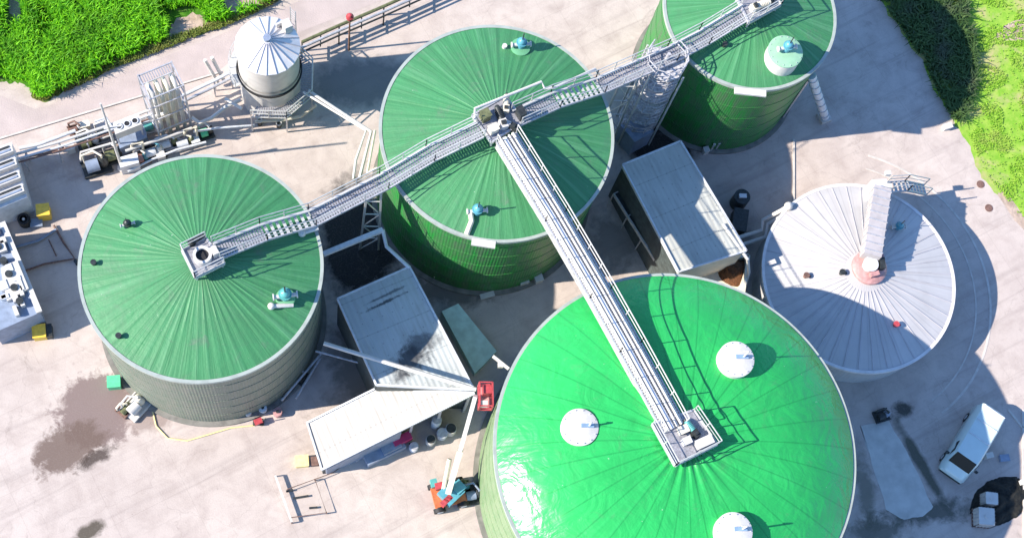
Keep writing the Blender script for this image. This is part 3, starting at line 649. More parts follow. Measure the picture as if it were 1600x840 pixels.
for i in range(len(A24) - 1):
    L = (A24[i + 1] - A24[i]).length; n_ = int(L / 1.3)
    for S in (A24, B24):
        for k in range(n_):
            u = S[i].lerp(S[i + 1], k / n_); v_ = S[i].lerp(S[i + 1], (k + 1) / n_)
            b.bar(u - Vector((0, 0, .7 if k % 2 else 0)), v_ - Vector((0, 0, 0 if k % 2 else .7)), .05, .05)
        b.bar(S[i] - Vector((0, 0, .7)), S[i + 1] - Vector((0, 0, .7)), .07, .07)
b.build('truss', M['rail'], w24)
for wk, A_, B_ in ((w12, A12, B12), (w23, A23, B23)):
    b = MB(); b.tube([a.lerp(c, .12) + Vector((0, 0, .14)) for a, c in zip(A_, B_)], .07, 8); b.build('pipe', M['white'], wk)
# handrail pipe loop behind the hub
b = MB(); b.tube([V(742, 186, 12.6), V(742, 170, 12.6), V(846, 128, 12.4), V(851, 138, 12.1), V(866, 137, 12.1), V(930, 108, 10.9), V(936, 118, 10.3)], .09, 8)
tag(b.build('roof_pipe', M['white'], origin=V(742, 186, 11)), 'bent white gas pipe running over the middle green roof behind its walkway', 'pipe')
# bridge posts that stand on the ground, each a thing
def trestle(px, py, ztop, label, spread=.8, group='steel bridge trestles', brace=True, dirv=(1, 0)):
    q = at(px, py, ztop); t = empty('bridge_support', (q.x, q.y, 0), label, 'support frame', group)
    d = Vector((dirv[0], dirv[1], 0)).normalized() * spread / 2
    for s in (-1, 1):
        b = MB(); b.bar((q.x + s * d.x * 1.5, q.y + s * d.y * 1.5, 0), (q.x + s * d.x, q.y + s * d.y, ztop), .13, .13); b.build('leg', M['rail'], t)
    b = MB()
    for k in range(5):
        za, zb = ztop * k / 5, ztop * (k + 1) / 5; fa, fb = 1.5 - .5 * k / 5, 1.5 - .5 * (k + 1) / 5; s = 1 if k % 2 else -1
        b.bar((q.x + s * d.x * fa, q.y + s * d.y * fa, za), (q.x - s * d.x * fb, q.y - s * d.y * fb, zb), .06, .06); b.bar((q.x - d.x * fb, q.y - d.y * fb, zb), (q.x + d.x * fb, q.y + d.y * fb, zb), .06, .06)
    b.build('bracing', M['rail'], t)
trestle(585, 294, 10.6, 'braced steel trestle under the left footbridge beside the middle tank wall')
trestle(990, 112, 10.4, 'steel trestle under the footbridge left of the spiral stair', .9)

# ------------------------------------------------------------------ roof fittings
def roof_hatch(i, px, py, label, r, hh, mast, mastoff=(.35, .1), group='round hatches on the tank roofs', top='white', side='white', flag='cyan'):
    p = on_roof(i, px, py); t = empty('roof_hatch', p - Vector((0, 0, .1)), label, 'roof hatch', group)
    b = MB(); b.lathe(p, [(r * 1.04, p.z - .35), (r * 1.04, p.z + hh * .5), (r, p.z + hh)], 40, cap=False); b.build('collar', M[side], t)
    b = MB(); b.lathe(p, [(r + .06, p.z + hh - .06), (r + .06, p.z + hh), (r * .9, p.z + hh + .05), (r * .3, p.z + hh + .12), (0, p.z + hh + .13)], 40, cap=False); b.build('lid', M[top], t)
    b = MB()
    for k in range(14): a = 2 * pi * k / 14; b.cyl((p.x + (r - .05) * cos(a), p.y + (r - .05) * sin(a)), .03, p.z + hh, p.z + hh + .09, 6)
    b.build('bolts', M['steel'], t)
    if mast:
        q = p + Vector((mastoff[0], mastoff[1], 0)); b = MB(); b.tube([q + Vector((0, 0, hh)), q + Vector((0, 0, hh + mast))], .05, 8); b.tube([q + Vector((0, 0, hh + mast)), q + Vector((-.3, 0, hh + mast))], .05, 8); b.build('vent_pipe', M['white'], t)
        b = MB(); b.box(q + Vector((-.1, 0, hh + .12)), (.7, .22, .2)); b.build('sight_glass', M[flag], t)
    return t
M['palegreen'] = mat('pale_green_lid', (.26, .46, .30), .5, var=.1)
M['bluegrey'] = mat('blue_glass_cover', (.20, .30, .42), .2, var=.1)
roof_hatch(4, 905, 668, 'white round hatch with short pipe, leftmost on the bright green dome', .98, .22, .9, (.5, .05), flag='bluegrey')
roof_hatch(4, 1146, 565, 'white round hatch nearest the white tank on the bright green dome', .98, .6, 1.25, (.4, .1), flag='bluegrey')
roof_hatch(4, 1142, 832, 'white round hatch at the bottom edge of the photo on the bright green dome', .98, .6, 1.1, (.45, .1), flag='bluegrey')
h3 = roof_hatch(3, 1220, 92, 'large round hatch with green lid and pale collar on the smallest green tank', 1.05, 1.0, 0, top='palegreen')
q = on_roof(3, 1228, 78, 1.15)
vl = empty('gas_valve', q, 'teal gas valve on top of the green hatch of the smallest tank', 'valve', 'teal gas valves on the roofs')
def valve(t, q, s=1., rz=0, body='teal'):
    b = MB(); b.cyl(q, .2 * s, q.z, q.z + .5 * s, 14); b.cyl(q, .3 * s, q.z + .45 * s, q.z + .55 * s, 16); b.ball((q.x, q.y, q.z + .62 * s), .24 * s, 12); b.build('body', M[body], t)
    d = Vector((cos(rz), sin(rz), 0)); b = MB(); b.tube([q - d * .5 * s + Vector((0, 0, .25 * s)), q + d * .5 * s + Vector((0, 0, .25 * s))], .1 * s, 10); 
    for e in (-1, 1): b.tube([q + d * .5 * s * e + Vector((0, 0, .25 * s)), q + d * .56 * s * e + Vector((0, 0, .25 * s))], .17 * s, 12)
    b.build('flanged_pipe', M['white'], t)
    b = MB(); b.tube([q + Vector((0, 0, .8 * s)), q + Vector((0, 0, 1.5 * s))], .035 * s, 6); b.build('vent_stem', M['dark'], t)
valve(vl, q, 1.1, .2, 'cyan')
def valve_at(i, px, py, label, s, rz, hatch=None, body='teal'):
    p = on_roof(i, px, py)
    t = empty('gas_valve', p, label, 'valve', 'teal gas valves on the roofs')
    if hatch:
        b = MB(); b.lathe(p, [(hatch, p.z - .2), (hatch, p.z + .15), (hatch * .5, p.z + .22), (0, p.z + .22)], 26, cap=False); b.build('mounting_plate', M['g1plate'], t); p = p + Vector((0, 0, .18))
    valve(t, p, s, rz, body); return t
M['g1plate'] = mat('green_plate', (.12, .34, .18), .5, var=.1)
v = valve_at(1, 446, 466, 'teal capped gas valve on the leftmost green roof near its right rim', 1.25, .15, .55, 'teal')
b = MB(); q = on_roof(1, 424, 478, .15); q2 = on_roof(1, 458, 476, .15); b.tube([q, q2], .13, 10); b.ball(q, .22, 10); b.build('side_pipe', M['white'], v)
valve_at(1, 200, 352, 'small pipe fitting casting a thin shadow on the left part of the leftmost roof', .75, .3, None, 'dark')
v = valve_at(2, 745, 332, 'teal gas valve with cream duct near the front rim of the middle tank', 1.1, .1, None, 'cyan')
b = MB(); b.tube([on_roof(2, 735, 330, .25), on_roof(2, 737, 345, .15), on_roof(2, 729, 366, .12)], .16, 10); b.build('duct', M['cream'], v)
v = valve_at(2, 813, 75, 'teal gas valve near the back rim of the middle tank', 1.1, .1, .6, 'cyan')
b = MB(); q = on_roof(2, 788, 74, .0); b.cyl(q, .15, q.z, q.z + .25, 12); b.build('inspection_cap', M['white'], v)
# small dark roof bolts
for i, px, py, lb in ((2, 683, 249, 'small dark stub pipe on the middle green roof below its left walkway'), (3, 1131, 72, 'small dark stub pipe on the smallest green roof'), (1, 147, 412, 'tiny dark stub at the left rim of the leftmost roof'), (1, 186, 526, 'tiny dark stub near the lower left rim of the leftmost roof')):
    q = on_roof(i, px, py); b = MB(); b.cyl(q, .12, q.z - .05, q.z + .3, 10); b.cyl(q, .17, q.z + .28, q.z + .34, 10); tag(b.build('stub_pipe', M['dark'], origin=q), lb, 'pipe stub', 'stub pipes on the green roofs')
# bracket at the left footbridge landing
q = V(497, 356, 10.5); b = MB(); b.tube([V(472, 364, 10.5), q], .14, 10); b.ball(V(472, 364, 10.5), .24, 10); tag(b.build('overflow_pipe', M['white'], origin=q), 'short white pipe stub below the footbridge at the rim of the leftmost tank', 'pipe')

# white tank: hub and the wide duct from its hub over the rim
M['ductgrey'] = mat('pinkish_duct_sheet', (.42, .39, .39), .6, var=.12, scale=2, dirt=.4, dcol=(.28, .25, .25), dscale=1)
p = on_roof(5, 1358, 418)
hb = empty('roof_hub', p, 'faded red round hub machine at the top of the white cone roof', 'agitator')
b = MB(); b.lathe(p, [(1.15, p.z - .3), (1.15, p.z + .12), (.95, p.z + .28), (.5, p.z + .34), (0, p.z + .36)], 36, cap=False); b.build('base_plate', M['pink'], hb)
b = MB(); b.cyl(p + Vector((-.15, 0, 0)), .42, p.z + .3, p.z + .75, 24); b.cyl(p + Vector((-.15, 0, 0)), .5, p.z + .72, p.z + .78, 24); b.build('drum', M['lightgrey'], hb)
b = MB(); b.box(p + Vector((.62, .1, .55)), (.35, .75, .5)); b.build('motor_box', M['dark'], hb)
b = MB(); b.box(p + Vector((.55, .55, .55)), (.5, .25, .3), .5); b.build('bracket', M['pink'], hb)
b = MB(); b.box(p + Vector((.1, -.6, .5)), (.6, .3, .3), .3); b.build('bracket', M['pink'], hb)
d1 = at(1360, 402, 4.9); d2 = at(1376, 296, 4.6)
dt = empty('gas_duct', d1 - Vector((0, 0, .4)), 'broad pale covered duct from the white tank hub over its back rim', 'duct')
b = MB(); b.bar(d1, d2, 1.15, .9); b.build('casing', M['ductgrey'], dt, smooth=0)
b = MB()
for k in range(9): q = d1.lerp(d2, (k + .5) / 9); b.bar(q - (d2 - d1).normalized() * .04, q + (d2 - d1).normalized() * .04, 1.24, .99)
b.build('casing_ribs', M['steel'], dt, smooth=0)
b = MB(); q = at(1376, 290, 4.6); b.box((q.x, q.y, 2.3), (1.0, .9, 4.6), .1); b.build('down_shaft', M['lightgrey'], dt, smooth=0)
b = MB(); q = at(1386, 272, 4.6); b.box((q.x, q.y, 4.75), (.35, .3, .3)); b.build('flange_box', M['white'], dt); b = MB(); q = at(1386, 293, 4.3); b.box((q.x, q.y, 4.5), (.4, .3, .3)); b.build('flange_box', M['white'], dt)
# small stair landing beside the duct
pts = [V(1388, 292, 3.6), V(1416, 290, 3.3), V(1446, 296, 2.0)]
w5, _, _ = walkway('stair', 'short curved steel stair behind the white tank casting a barred shadow', pts, .7, stairs=(0, 1)); w5['category'] = 'stair'
v5 = on_roof(5, 1402, 356); tv = empty('gas_valve', v5, 'cyan gas valve beside the broad duct on the white roof', 'valve', 'teal gas valves on the roofs'); valve(tv, v5, .9, .1, 'cyan')
for px, py, lb, mm in ((1258, 432, 'small brown vent cap on the left side of the white roof', 'rust'), (1398, 508, 'small red vent cap on the white roof at the edge of the shade', 'red'), (1314, 427, 'tiny dark vent cap left of the hub on the white roof', 'dark')):
    q = on_roof(5, px, py); b = MB(); b.cyl(q, .13, q.z - .05, q.z + .3, 12); b.cyl(q, .2, q.z + .28, q.z + .36, 12); b.box(q + Vector((.2, 0, .1)), (.3, .12, .12)); tag(b.build('vent_cap', M[mm], origin=q), lb, 'vent cap', 'vent caps on the white roof')

# ------------------------------------------------------------------ spiral stair tower
def stair_tower():
    base = at(1000, 200, 0); zt = 10.3
    top = at(1040, 96, zt)
    c = Vector(((base.x + top.x) / 2 + .1, (base.y + top.y) / 2, 0))
    c = Vector((top.x, top.y, 0))
    t = empty('spiral_stair', c, 'tall grey spiral stair tower in the gap left of the smallest green tank', 'stair tower')
    b = MB(); b.cyl(c, .12, 0, zt + 1, 12); b.build('central_post', M['stair'], t)
    n = 52; tr = MB(); hr = []; hr2 = []; post = MB(); R_ = 1.25
    for k in range(n):
        a = 2 * pi * k / 13 + .5; z = .2 + (zt - .2) * k / n; a2 = a + 2 * pi / 13
        tr.prism([(c.x + .1 * cos(a), c.y + .1 * sin(a)), (c.x + R_ * cos(a), c.y + R_ * sin(a)), (c.x + R_ * cos(a2), c.y + R_ * sin(a2)), (c.x + .1 * cos(a2), c.y + .1 * sin(a2))], z - .04, z)
        hr.append((c.x + R_ * cos(a), c.y + R_ * sin(a), z + 1.0)); hr2.append((c.x + R_ * cos(a), c.y + R_ * sin(a), z + .5))
        if k % 2 == 0: post.bar((c.x + R_ * cos(a), c.y + R_ * sin(a), z - .05), (c.x + R_ * cos(a), c.y + R_ * sin(a), z + 1), .04, .04)
    tr.build('treads', M['stair'], t, smooth=0); post.tube(hr, .04, 6); post.tube(hr2, .03, 6); post.build('handrail', M['stair'], t)
    for k in range(6):   # landings
        z = (1.9, 3.6, 5.3, 7.0, 8.6, 10.2)[k]; a0 = pi + (-.9 if k % 2 else .5); b = MB()
        b.prism([(c.x + 1.3 * cos(a0 + i * pi / 5), c.y + 1.3 * sin(a0 + i * pi / 5)) for i in range(9)], z - .12, z - .01); b.build('landing', M['landing'], t, smooth=0)
        b = MB(); q = [(c.x + 1.28 * cos(a0 + i * pi / 5), c.y + 1.28 * sin(a0 + i * pi / 5), z) for i in range(9)]
        for hh in (.5, 1.0): b.tube([(x, y, zz + hh) for x, y, zz in q], .04, 6)
        for x, y, zz in q: b.bar((x, y, zz), (x, y, zz + 1), .05, .05)
        b.build('landing_railing', M['stair'], t)
    for k in range(4):
        a = pi / 4 + k * pi / 2; b = MB(); b.bar((c.x + 1.5 * cos(a), c.y + 1.5 * sin(a), 0), (c.x + 1.5 * cos(a), c.y + 1.5 * sin(a), zt), .1, .1); b.build('corner_post', M['rail'], t)
stair_tower()
q = at(985, 205, 2.2); b = MB(); b.prism([at(x, y, 2.2)[:2] for x, y in ((969, 195), (1000, 180), (1022, 205), (992, 222))], 0, 2.2)
tag(b.build('equipment_cabin', M['leadgrey'], origin=(q.x, q.y, 0)), 'small square pale roofed cabin at the foot of the spiral stair', 'cabin')

# sloping duct right of the smallest tank
a_, b_ = at(1268, 118, 6.6), at(1289, 182, .3)
t = empty('sloping_duct', (b_.x, b_.y, 0), 'grey sloping duct leaning down from the right wall of the smallest green tank', 'duct')
b = MB(); b.tube([a_, a_.lerp(b_, .5), b_], .3, 14); b.build('tube', M['lightgrey'], t)
for k in range(7): b = MB(); q = a_.lerp(b_, (k + .5) / 7); b.tube([q, q + (b_ - a_).normalized() * .08], .35, 14); b.build('clamp', M['steel'], t)
b = MB(); b.bar(a_, (a_.x + .05, a_.y, 0), .12, .12); b.build('leg', M['steel'], t); b = MB(); b.box((b_.x, b_.y, .15), (.8, .8, .3), .4); b.build('foot', M['concrete'], t)

# ------------------------------------------------------------------ silo
def silo():
    c = at(424, 147, 0); t = empty('silo', (c.x, c.y, 0), 'tall pale two tier metal silo with conical segment roof and service deck', 'silo')
    b = MB(); b.lathe(c, [(1.95, 0), (2.0, 4.2)], 64, cap=False); b.build('lower_wall', M['silow'], t)
    b = MB(); b.ring(c, 1.9, 2.1, 3.75, 3.9, 64); b.build('joint_band', M['black'], t)
    b = MB(); b.lathe(c, [(1.93, 3.9), (1.93, 6.9)], 64, cap=False); b.build('upper_wall', M['silow'], t)
    n = 20; rf = MB(); rf.lathe(c, [(2.04, 6.85), (2.04, 6.95), (.3, 7.75), (.3, 7.8), (0, 7.82)], n, cap=False); rf.build('roof', M['silor'], t, smooth=0)
    b = MB()
    for k in range(n):
        a = 2 * pi * k / n; b.bar((c.x + 2.03 * cos(a), c.y + 2.03 * sin(a), 6.98), (c.x + .3 * cos(a), c.y + .3 * sin(a), 7.78), .045, .05)
    b.build('roof_seams', M['seam'], t)
    b = MB(); b.cyl(c, .24, 7.7, 8.05, 16); b.build('top_cap', M['leadgrey'], t)
    b = MB(); b.box((c.x + 1.2, c.y + 1.0, 7.6), (.5, .5, .8), .5); b.box((c.x + .9, c.y + 1.3, 7.5), (.9, .12, .5), .5); b.build('filling_box', M['white'], t)
    # octagonal service deck on the right and front
    oc = [(c.x + 2.95 * cos(a), c.y + 2.95 * sin(a)) for a in [pi / 8 + k * pi / 4 for k in range(9)]]; ic = [(c.x + 2.12 * cos(a), c.y + 2.12 * sin(a)) for a in [pi / 8 + k * pi / 4 for k in range(9)]]
    z = 2.2; dk = MB(); rl = MB()
    for k in (5, 6, 7, 0):
        k2 = k + 1; o1, o2, i1, i2 = oc[k], oc[k2], ic[k], ic[k2]
        for j in range(12):
            u = (j + .5) / 12; dk.bar((o1[0] + (o2[0] - o1[0]) * u, o1[1] + (o2[1] - o1[1]) * u, z), (i1[0] + (i2[0] - i1[0]) * u, i1[1] + (i2[1] - i1[1]) * u, z), .1, .04)
        for hh in (0, .55, 1.05): rl.tube([(o1[0], o1[1], z + hh), (o2[0], o2[1], z + hh)], .045, 6)
        for j in range(3): u = j / 2; p = (o1[0] + (o2[0] - o1[0]) * u, o1[1] + (o2[1] - o1[1]) * u); rl.bar((*p, z), (*p, z + 1.05), .05, .05)
    dk.build('service_deck', M['deck'], t, smooth=0); rl.build('deck_railing', M['rail'], t)
    for k in (5, 6, 7, 8, 9): b = MB(); p = oc[k % 8]; b.bar((p[0], p[1], 0), (p[0], p[1], z), .09, .09); b.build('leg', M['steel'], t)
    rr = MB(); 
    rr.ring(c, 2.5, 2.54, 4.9, 4.94, 48, radians(100), radians(215)); rr.ring(c, 2.5, 2.54, 4.4, 4.44, 48, radians(100), radians(215))
    for k in range(8): a = radians(100 + 115 * k / 7); rr.bar((c.x + 2.52 * cos(a), c.y + 2.52 * sin(a), 3.9), (c.x + 2.52 * cos(a), c.y + 2.52 * sin(a), 4.94), .04, .04)
    rr.ring(c, 2.05, 2.56, 3.82, 3.87, 48, radians(100), radians(215)); rr.build('side_balcony', M['rail'], t)
    # ladder going up the back right side with hoops
    b = MB(); a = radians(48); q = Vector((c.x + 2.3 * cos(a), c.y + 2.3 * sin(a), 0)); s = Vector((-sin(a), cos(a), 0)) * .22
    for e in (-1, 1): b.bar(q + s * e, q + s * e + Vector((0, 0, 8.6)), .05, .05)
    for k in range(28): b.bar(q - s + Vector((0, 0, .3 + .3 * k)), q + s + Vector((0, 0, .3 + .3 * k)), .03, .03)
    b.build('ladder', M['rail'], t)
silo()

# ------------------------------------------------------------------ sheds
def shed(label, roofpx, z, rm, wallm, open_side=None, wm={}, name='feed_shed', slope=0., group=None):
    pts = [at(a, b, z) for a, b in roofpx]; c = sum(pts, Vector()) / len(pts)
    t = empty(name, (c.x, c.y, 0), label, 'shed', group)
    b = MB(); b.prism([(p.x, p.y) for p in pts], z - .16, z); b.build('roof', rm, t, smooth=0)
    n = len(pts)
    for i in range(n):
        a, d = pts[i], pts[(i + 1) % n]
        ca = a.lerp(Vector((c.x, c.y, z)), .03); cb_ = d.lerp(Vector((c.x, c.y, z)), .03)
        tr = MB(); tr.bar(a + Vector((0, 0, -.02)), d + Vector((0, 0, -.02)), .1, .3); tr.build('gutter', M['lightgrey'], t, smooth=0)
        if open_side and i in open_side: continue
        w_ = MB(); w_.bar(Vector((ca.x, ca.y, (z - .2) / 2)), Vector((cb_.x, cb_.y, (z - .2) / 2)), .18, z - .2); w_.build('wall', wm.get(i, wallm), t, smooth=0)
    return t, pts
A_Z = 5.0
M['darkwall'] = mat('dark_wall_sheet', (.05, .065, .065), .6, var=.3, scale=3, dirt=.4, dcol=(.02, .03, .025))
sp = []
def st(px, py, z, rx, ry, rot, s): q = at(px, py, z); return (q.x, q.y, rx, ry, rot, s)
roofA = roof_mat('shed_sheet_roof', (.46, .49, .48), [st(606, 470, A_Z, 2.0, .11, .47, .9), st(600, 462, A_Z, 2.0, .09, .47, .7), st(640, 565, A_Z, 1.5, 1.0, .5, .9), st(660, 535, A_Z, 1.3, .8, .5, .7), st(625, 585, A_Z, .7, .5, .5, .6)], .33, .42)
shA0, ptsA0 = shed('grey sheet roofed shed with dark stains, in the shade between the leftmost and middle tanks', [(527, 467), (640, 417), (741, 609), (588, 601)], A_Z, roofA, M['darkwall'])
roofB = roof_mat('canopy_sheet_roof', (.44, .42, .39), [st(730, 606, A_Z, .8, .3, .4, .3)], .33, .42)
cz = (3.5, 4.85, 1.9, 2.0); cpx = ((588, 606), (742, 614), (503, 733), (480, 660))
ptsB = [at(x, y, z) for (x, y), z in zip(cpx, cz)]; cB = sum(ptsB, Vector()) / 4
shA = empty('canopy', (cB.x, cB.y, 0), 'bright sunlit pale canopy with open front and drums under it, left of the boom lift', 'canopy')
b = MB(); b.prism([(p.x, p.y) for p in ptsB], [p.z - .16 for p in ptsB], [p.z for p in ptsB]); b.build('roof', roofB, shA, smooth=0)
for i in range(4): b = MB(); b.bar(ptsB[i] - Vector((0, 0, .05)), ptsB[(i + 1) % 4] - Vector((0, 0, .05)), .1, .3); b.build('gutter', M['lightgrey'], shA, smooth=0)
def wallq(a, c_, th=.14, drop=.2):
    d = (c_ - a); d.z = 0; d.normalize(); n_ = Vector((-d.y, d.x, 0)) * th / 2; b = MB()
    b.prism([(a + n_).to_tuple()[:2], (c_ + n_).to_tuple()[:2], (c_ - n_).to_tuple()[:2], (a - n_).to_tuple()[:2]], 0, [a.z - drop, c_.z - drop, c_.z - drop, a.z - drop]); return b
wallq(ptsB[2].lerp(cB, .04), ptsB[3].lerp(cB, .04)).build('wall', M['darkwall'], shA, smooth=0)
wallq(ptsB[3].lerp(cB, .04), ptsB[0].lerp(cB, .04)).build('wall', M['darkwall'], shA, smooth=0)
f0, f1 = ptsB[1], ptsB[2]
for k in range(6):
    q = f0.lerp(f1, .03 + .94 * k / 5); b = MB(); b.bar((q.x, q.y + .12, 0), (q.x, q.y + .12, q.z - .2), .16, .16); b.build('column', M['steel'], shA, smooth=0)
wallq(f1.lerp(f0, .03), f1.lerp(f0, .52), .12, .35).build('front_panel', M['leadgrey'], shA, smooth=0)
roofC = roof_mat('shed_sheet_roof_right', (.47, .48, .44), [], .33, .42)
shC, ptsC = shed('rectangular shed with pale flat sheet roof between the middle tank and the white tank', [(972, 258), (1063, 221), (1166, 392), (1060, 425)], A_Z, roofC, M['darkwall'], wm={2: M['cream']})
# concrete feed bunker in front of that shed
bz = 2.6
bk = [at(x, y, bz) for x, y in ((1060, 432), (1128, 404), (1170, 398), (1160, 470), (1100, 480))]
c = sum(bk, Vector()) / 5
t = empty('feed_bunker', (c.x, c.y, 0), 'cream concrete feed bunker holding a brown heap beside the big dome', 'bunker')
b = MB(); b.prism([(p.x, p.y) for p in bk], 0, 1.6); b.build('base_block', M['cream'], t, smooth=0)
b = MB()
for i in range(5):
    a_, d_ = bk[i], bk[(i + 1) % 5]; b.bar(Vector((a_.x, a_.y, 2.1)), Vector((d_.x, d_.y, 2.1)), .2, 1.0)
b.build('parapet', M['cream'], t, smooth=0)
hp = at(1148, 420, 2.0); b = MB()
b.lathe(hp, [(1.1, 1.55), (.9, 1.9), (.55, 2.35), (.2, 2.55), (0, 2.6)], 18, cap=False)
hv = b; hv.v = [(x + .1 * mn.noise(Vector((x * 3, y * 3, z))), y + .12 * mn.noise(Vector((y * 3, x * 3, z))), z + .15 * mn.noise(Vector((x * 2, y * 2, 1)))) for x, y, z in hv.v]
tag(hv.build('substrate_heap', M['brown'], origin=(hp.x, hp.y, 1.55)), 'dark brown heap of feed material lying in the cream bunker', 'heap')
# conveyor along the left side of the right shed
def conveyor(a, b_, wd, label, mm='dark', name='conveyor', leg=True):
    t = empty(name, (a.x, a.y, 0), label, 'conveyor'); m_ = MB(); m_.bar(a, b_, wd, .2); m_.build('belt', M['dark'], t, smooth=0)
    d = (b_ - a).normalized(); s = Vector((-d.y, d.x, 0)) * wd / 2
    for e in (-1, 1): r = MB(); r.bar(a + s * e + Vector((0, 0, .1)), b_ + s * e + Vector((0, 0, .1)), .09, .32); r.build('side_rail', M[mm], t, smooth=0)
    n = max(2, int((b_ - a).length / 1.6)); r = MB()
    for k in range(n + 1):
        q = a.lerp(b_, k / n); r.bar(q - s, q + s, .08, .3)
        if leg:
            for e in (-1, 1): r.bar(Vector((q.x + s.x * e, q.y + s.y * e, 0)), q + s * e, .07, .07)
    r.build('frame', M['steel'], t, smooth=0); return t
conveyor(V(966, 300, 2.0), V(1032, 405, 2.0), .8, 'dark conveyor frame running along the left side of the right shed', 'rail')
conveyor(V(1083 + 12, 455, 1.0) if False else V(1030, 402, 1.2), V(1058, 412, 1.2), .6, 'short dark conveyor end at the lower left corner of the right shed')
# rail kerb pipes right of right shed
b = MB(); b.tube([V(1130, 350, 5.1), V(1168, 405, 4.9), V(1170, 425, 3.0), V(1160, 462, .6)], .11, 8); tag(b.build('down_pipe', M['white'], origin=V(1168, 405, 0)), 'white pipe running along the right edge of the right shed roof and down', 'pipe')
b = MB(); b.tube([V(1236, 318, 2.9), V(1222, 328, 2.6), V(1192, 344, 1.6), V(1190, 360, 1.5), V(1150, 372, 1.3)], .14, 8); b.tube([V(1232, 332, 2.6), V(1200, 350, 1.6), V(1196, 370, 1.4), V(1160, 382, 1.3)], .14, 8); b.ball(V(1232, 322, 3.1), .3, 12)
tag(b.build('tank_pipes', M['white'], origin=V(1192, 350, 0)), 'pair of white pipes leaving the left side of the white tank', 'pipes')
# sump with post in the shade
q = at(1152, 318, 0); t = empty('pump_shaft', q, 'round dark pump shaft with pale cover in the shade beside the right shed', 'pump shaft')
b = MB(); b.cyl(q, .55, 0, 1.3, 24); b.build('shaft', M['dark'], t); b = MB(); q2 = Vector((q.x, q.y, 0)); b.box((q2.x, q2.y, 1.4), (.5, .28, .18)); b.build('cover', M['lightgrey'], t)
q = at(1150, 352, 0); b = MB(); b.box((q.x, q.y, .55), (.9, 1.5, 1.1), -.2); b.box((q.x, q.y, 1.13), (1.0, 1.6, .06), -.2); tag(b.build('equipment_box', M['dark'], origin=q), 'black equipment box between the pump shaft and the white pipes', 'equipment box')

# ------------------------------------------------------------------ things round the left shed
ss = [at(690, 486, 1.5), at(716, 474, 1.5), at(776, 548, .7), at(742, 583, .7)]; cs = sum(ss, Vector()) / 4
M['tealsheet'] = mat('pale_teal_sheet', (.42, .60, .58), .5, var=.12, scale=2, dirt=.2, dcol=(.2, .26, .25))
b = MB(); b.prism([(p.x, p.y) for p in ss], 0, [p.z for p in ss]); tag(b.build('ramp_cover', M['tealsheet'], origin=(cs.x, cs.y, 0), smooth=0), 'pale blue green sloped cover lying right of the dark stained shed', 'cover')
b = MB(); b.tube([V(506, 536, 6.0), V(640, 577, 6.0), V(744, 608, 6.0)], .13, 10); 
tag(b.build('overhead_pipe', M['white'], origin=V(506, 536, 0)), 'long straight white pipe crossing above the left shed roof from the leftmost tank', 'pipe')
b = MB(); b.bar(V(505, 397, 6.2), V(598, 359, 6.2), .28, .3); tag(b.build('steel_beam', M['lightgrey'], origin=V(505, 397, 0)), 'straight pale steel beam between the leftmost and middle tanks above the shed', 'beam')
b = MB(); b.tube([V(598, 359, 6.2), V(604, 385, 5.6), V(640, 418, 5.1)], .12, 8); tag(b.build('bent_pipe', M['lightgrey'], origin=V(598, 359, 0)), 'bent grey pipe from the steel beam end to the left shed corner', 'pipe')
# machinery under the open shed front
def drum_row():
    for k, (px, py, r, hh, mm, lb) in enumerate([(646, 700, .28, .7, 'lightgrey', 'leftmost pale drum inside the open shed front'), (672, 690, .3, .8, 'white', 'second pale drum inside the open shed front'), (690, 680, .34, .8, 'lightgrey', 'third pale drum inside the open shed front'), (703, 674, .34, 1.0, 'white', 'largest white drum at the right end of the open shed front'), (680, 664, .3, 1.6, 'lightgrey', 'tall pale drum at the back of the open shed front')]):
        q = at(px, py, 0); q = Vector((q.x, q.y, 0)); t = empty('drum', q, lb, 'drum', 'drums inside the open shed front'); b = MB(); b.lathe(q, [(r * .95, 0), (r, .05), (r, hh * .33), (r * 1.05, hh * .35), (r, hh * .37), (r, hh * .66), (r * 1.05, hh * .68), (r, hh * .7), (r, hh)], 20); b.build('body', M[mm], t)
        b = MB(); b.cyl(q, r * .9, hh, hh + .05, 20); b.build('lid', M['dark' if k % 2 else 'steel'], t)
drum_row()
q = at(628, 686, .9); t = empty('feed_trolley', (q.x, q.y, 0), 'magenta red trolley box standing in the open shed front', 'trolley')
M['magenta'] = mat('magenta_paint', (.42, .03, .12), .4, var=.15)
b = MB(); b.box((q.x, q.y, .85), (1.2, .5, .7), .47); b.build('box', M['magenta'], t); b = MB()
for e in (-1, 1):
    for s in (-1, 1): b = MB(); b.tube([(q.x + e * .45 - s * .2, q.y + e * .2 + s * .25, .2), (q.x + e * .45 - s * .22, q.y + e * .2 + s * .31, .2)], .2, 12); b.build('wheel', M['black'], t)
q = at(600, 707, 0); b = MB(); b.box((q.x, q.y, .4), (2.6, .8, .8), .47); b.box((q.x + .4, q.y + .2, .95), (1.2, .6, .3), .47); tag(b.build('metal_trough', M['leadgrey'], origin=q), 'long blue grey metal trough along the shed front left of the red trolley', 'trough')

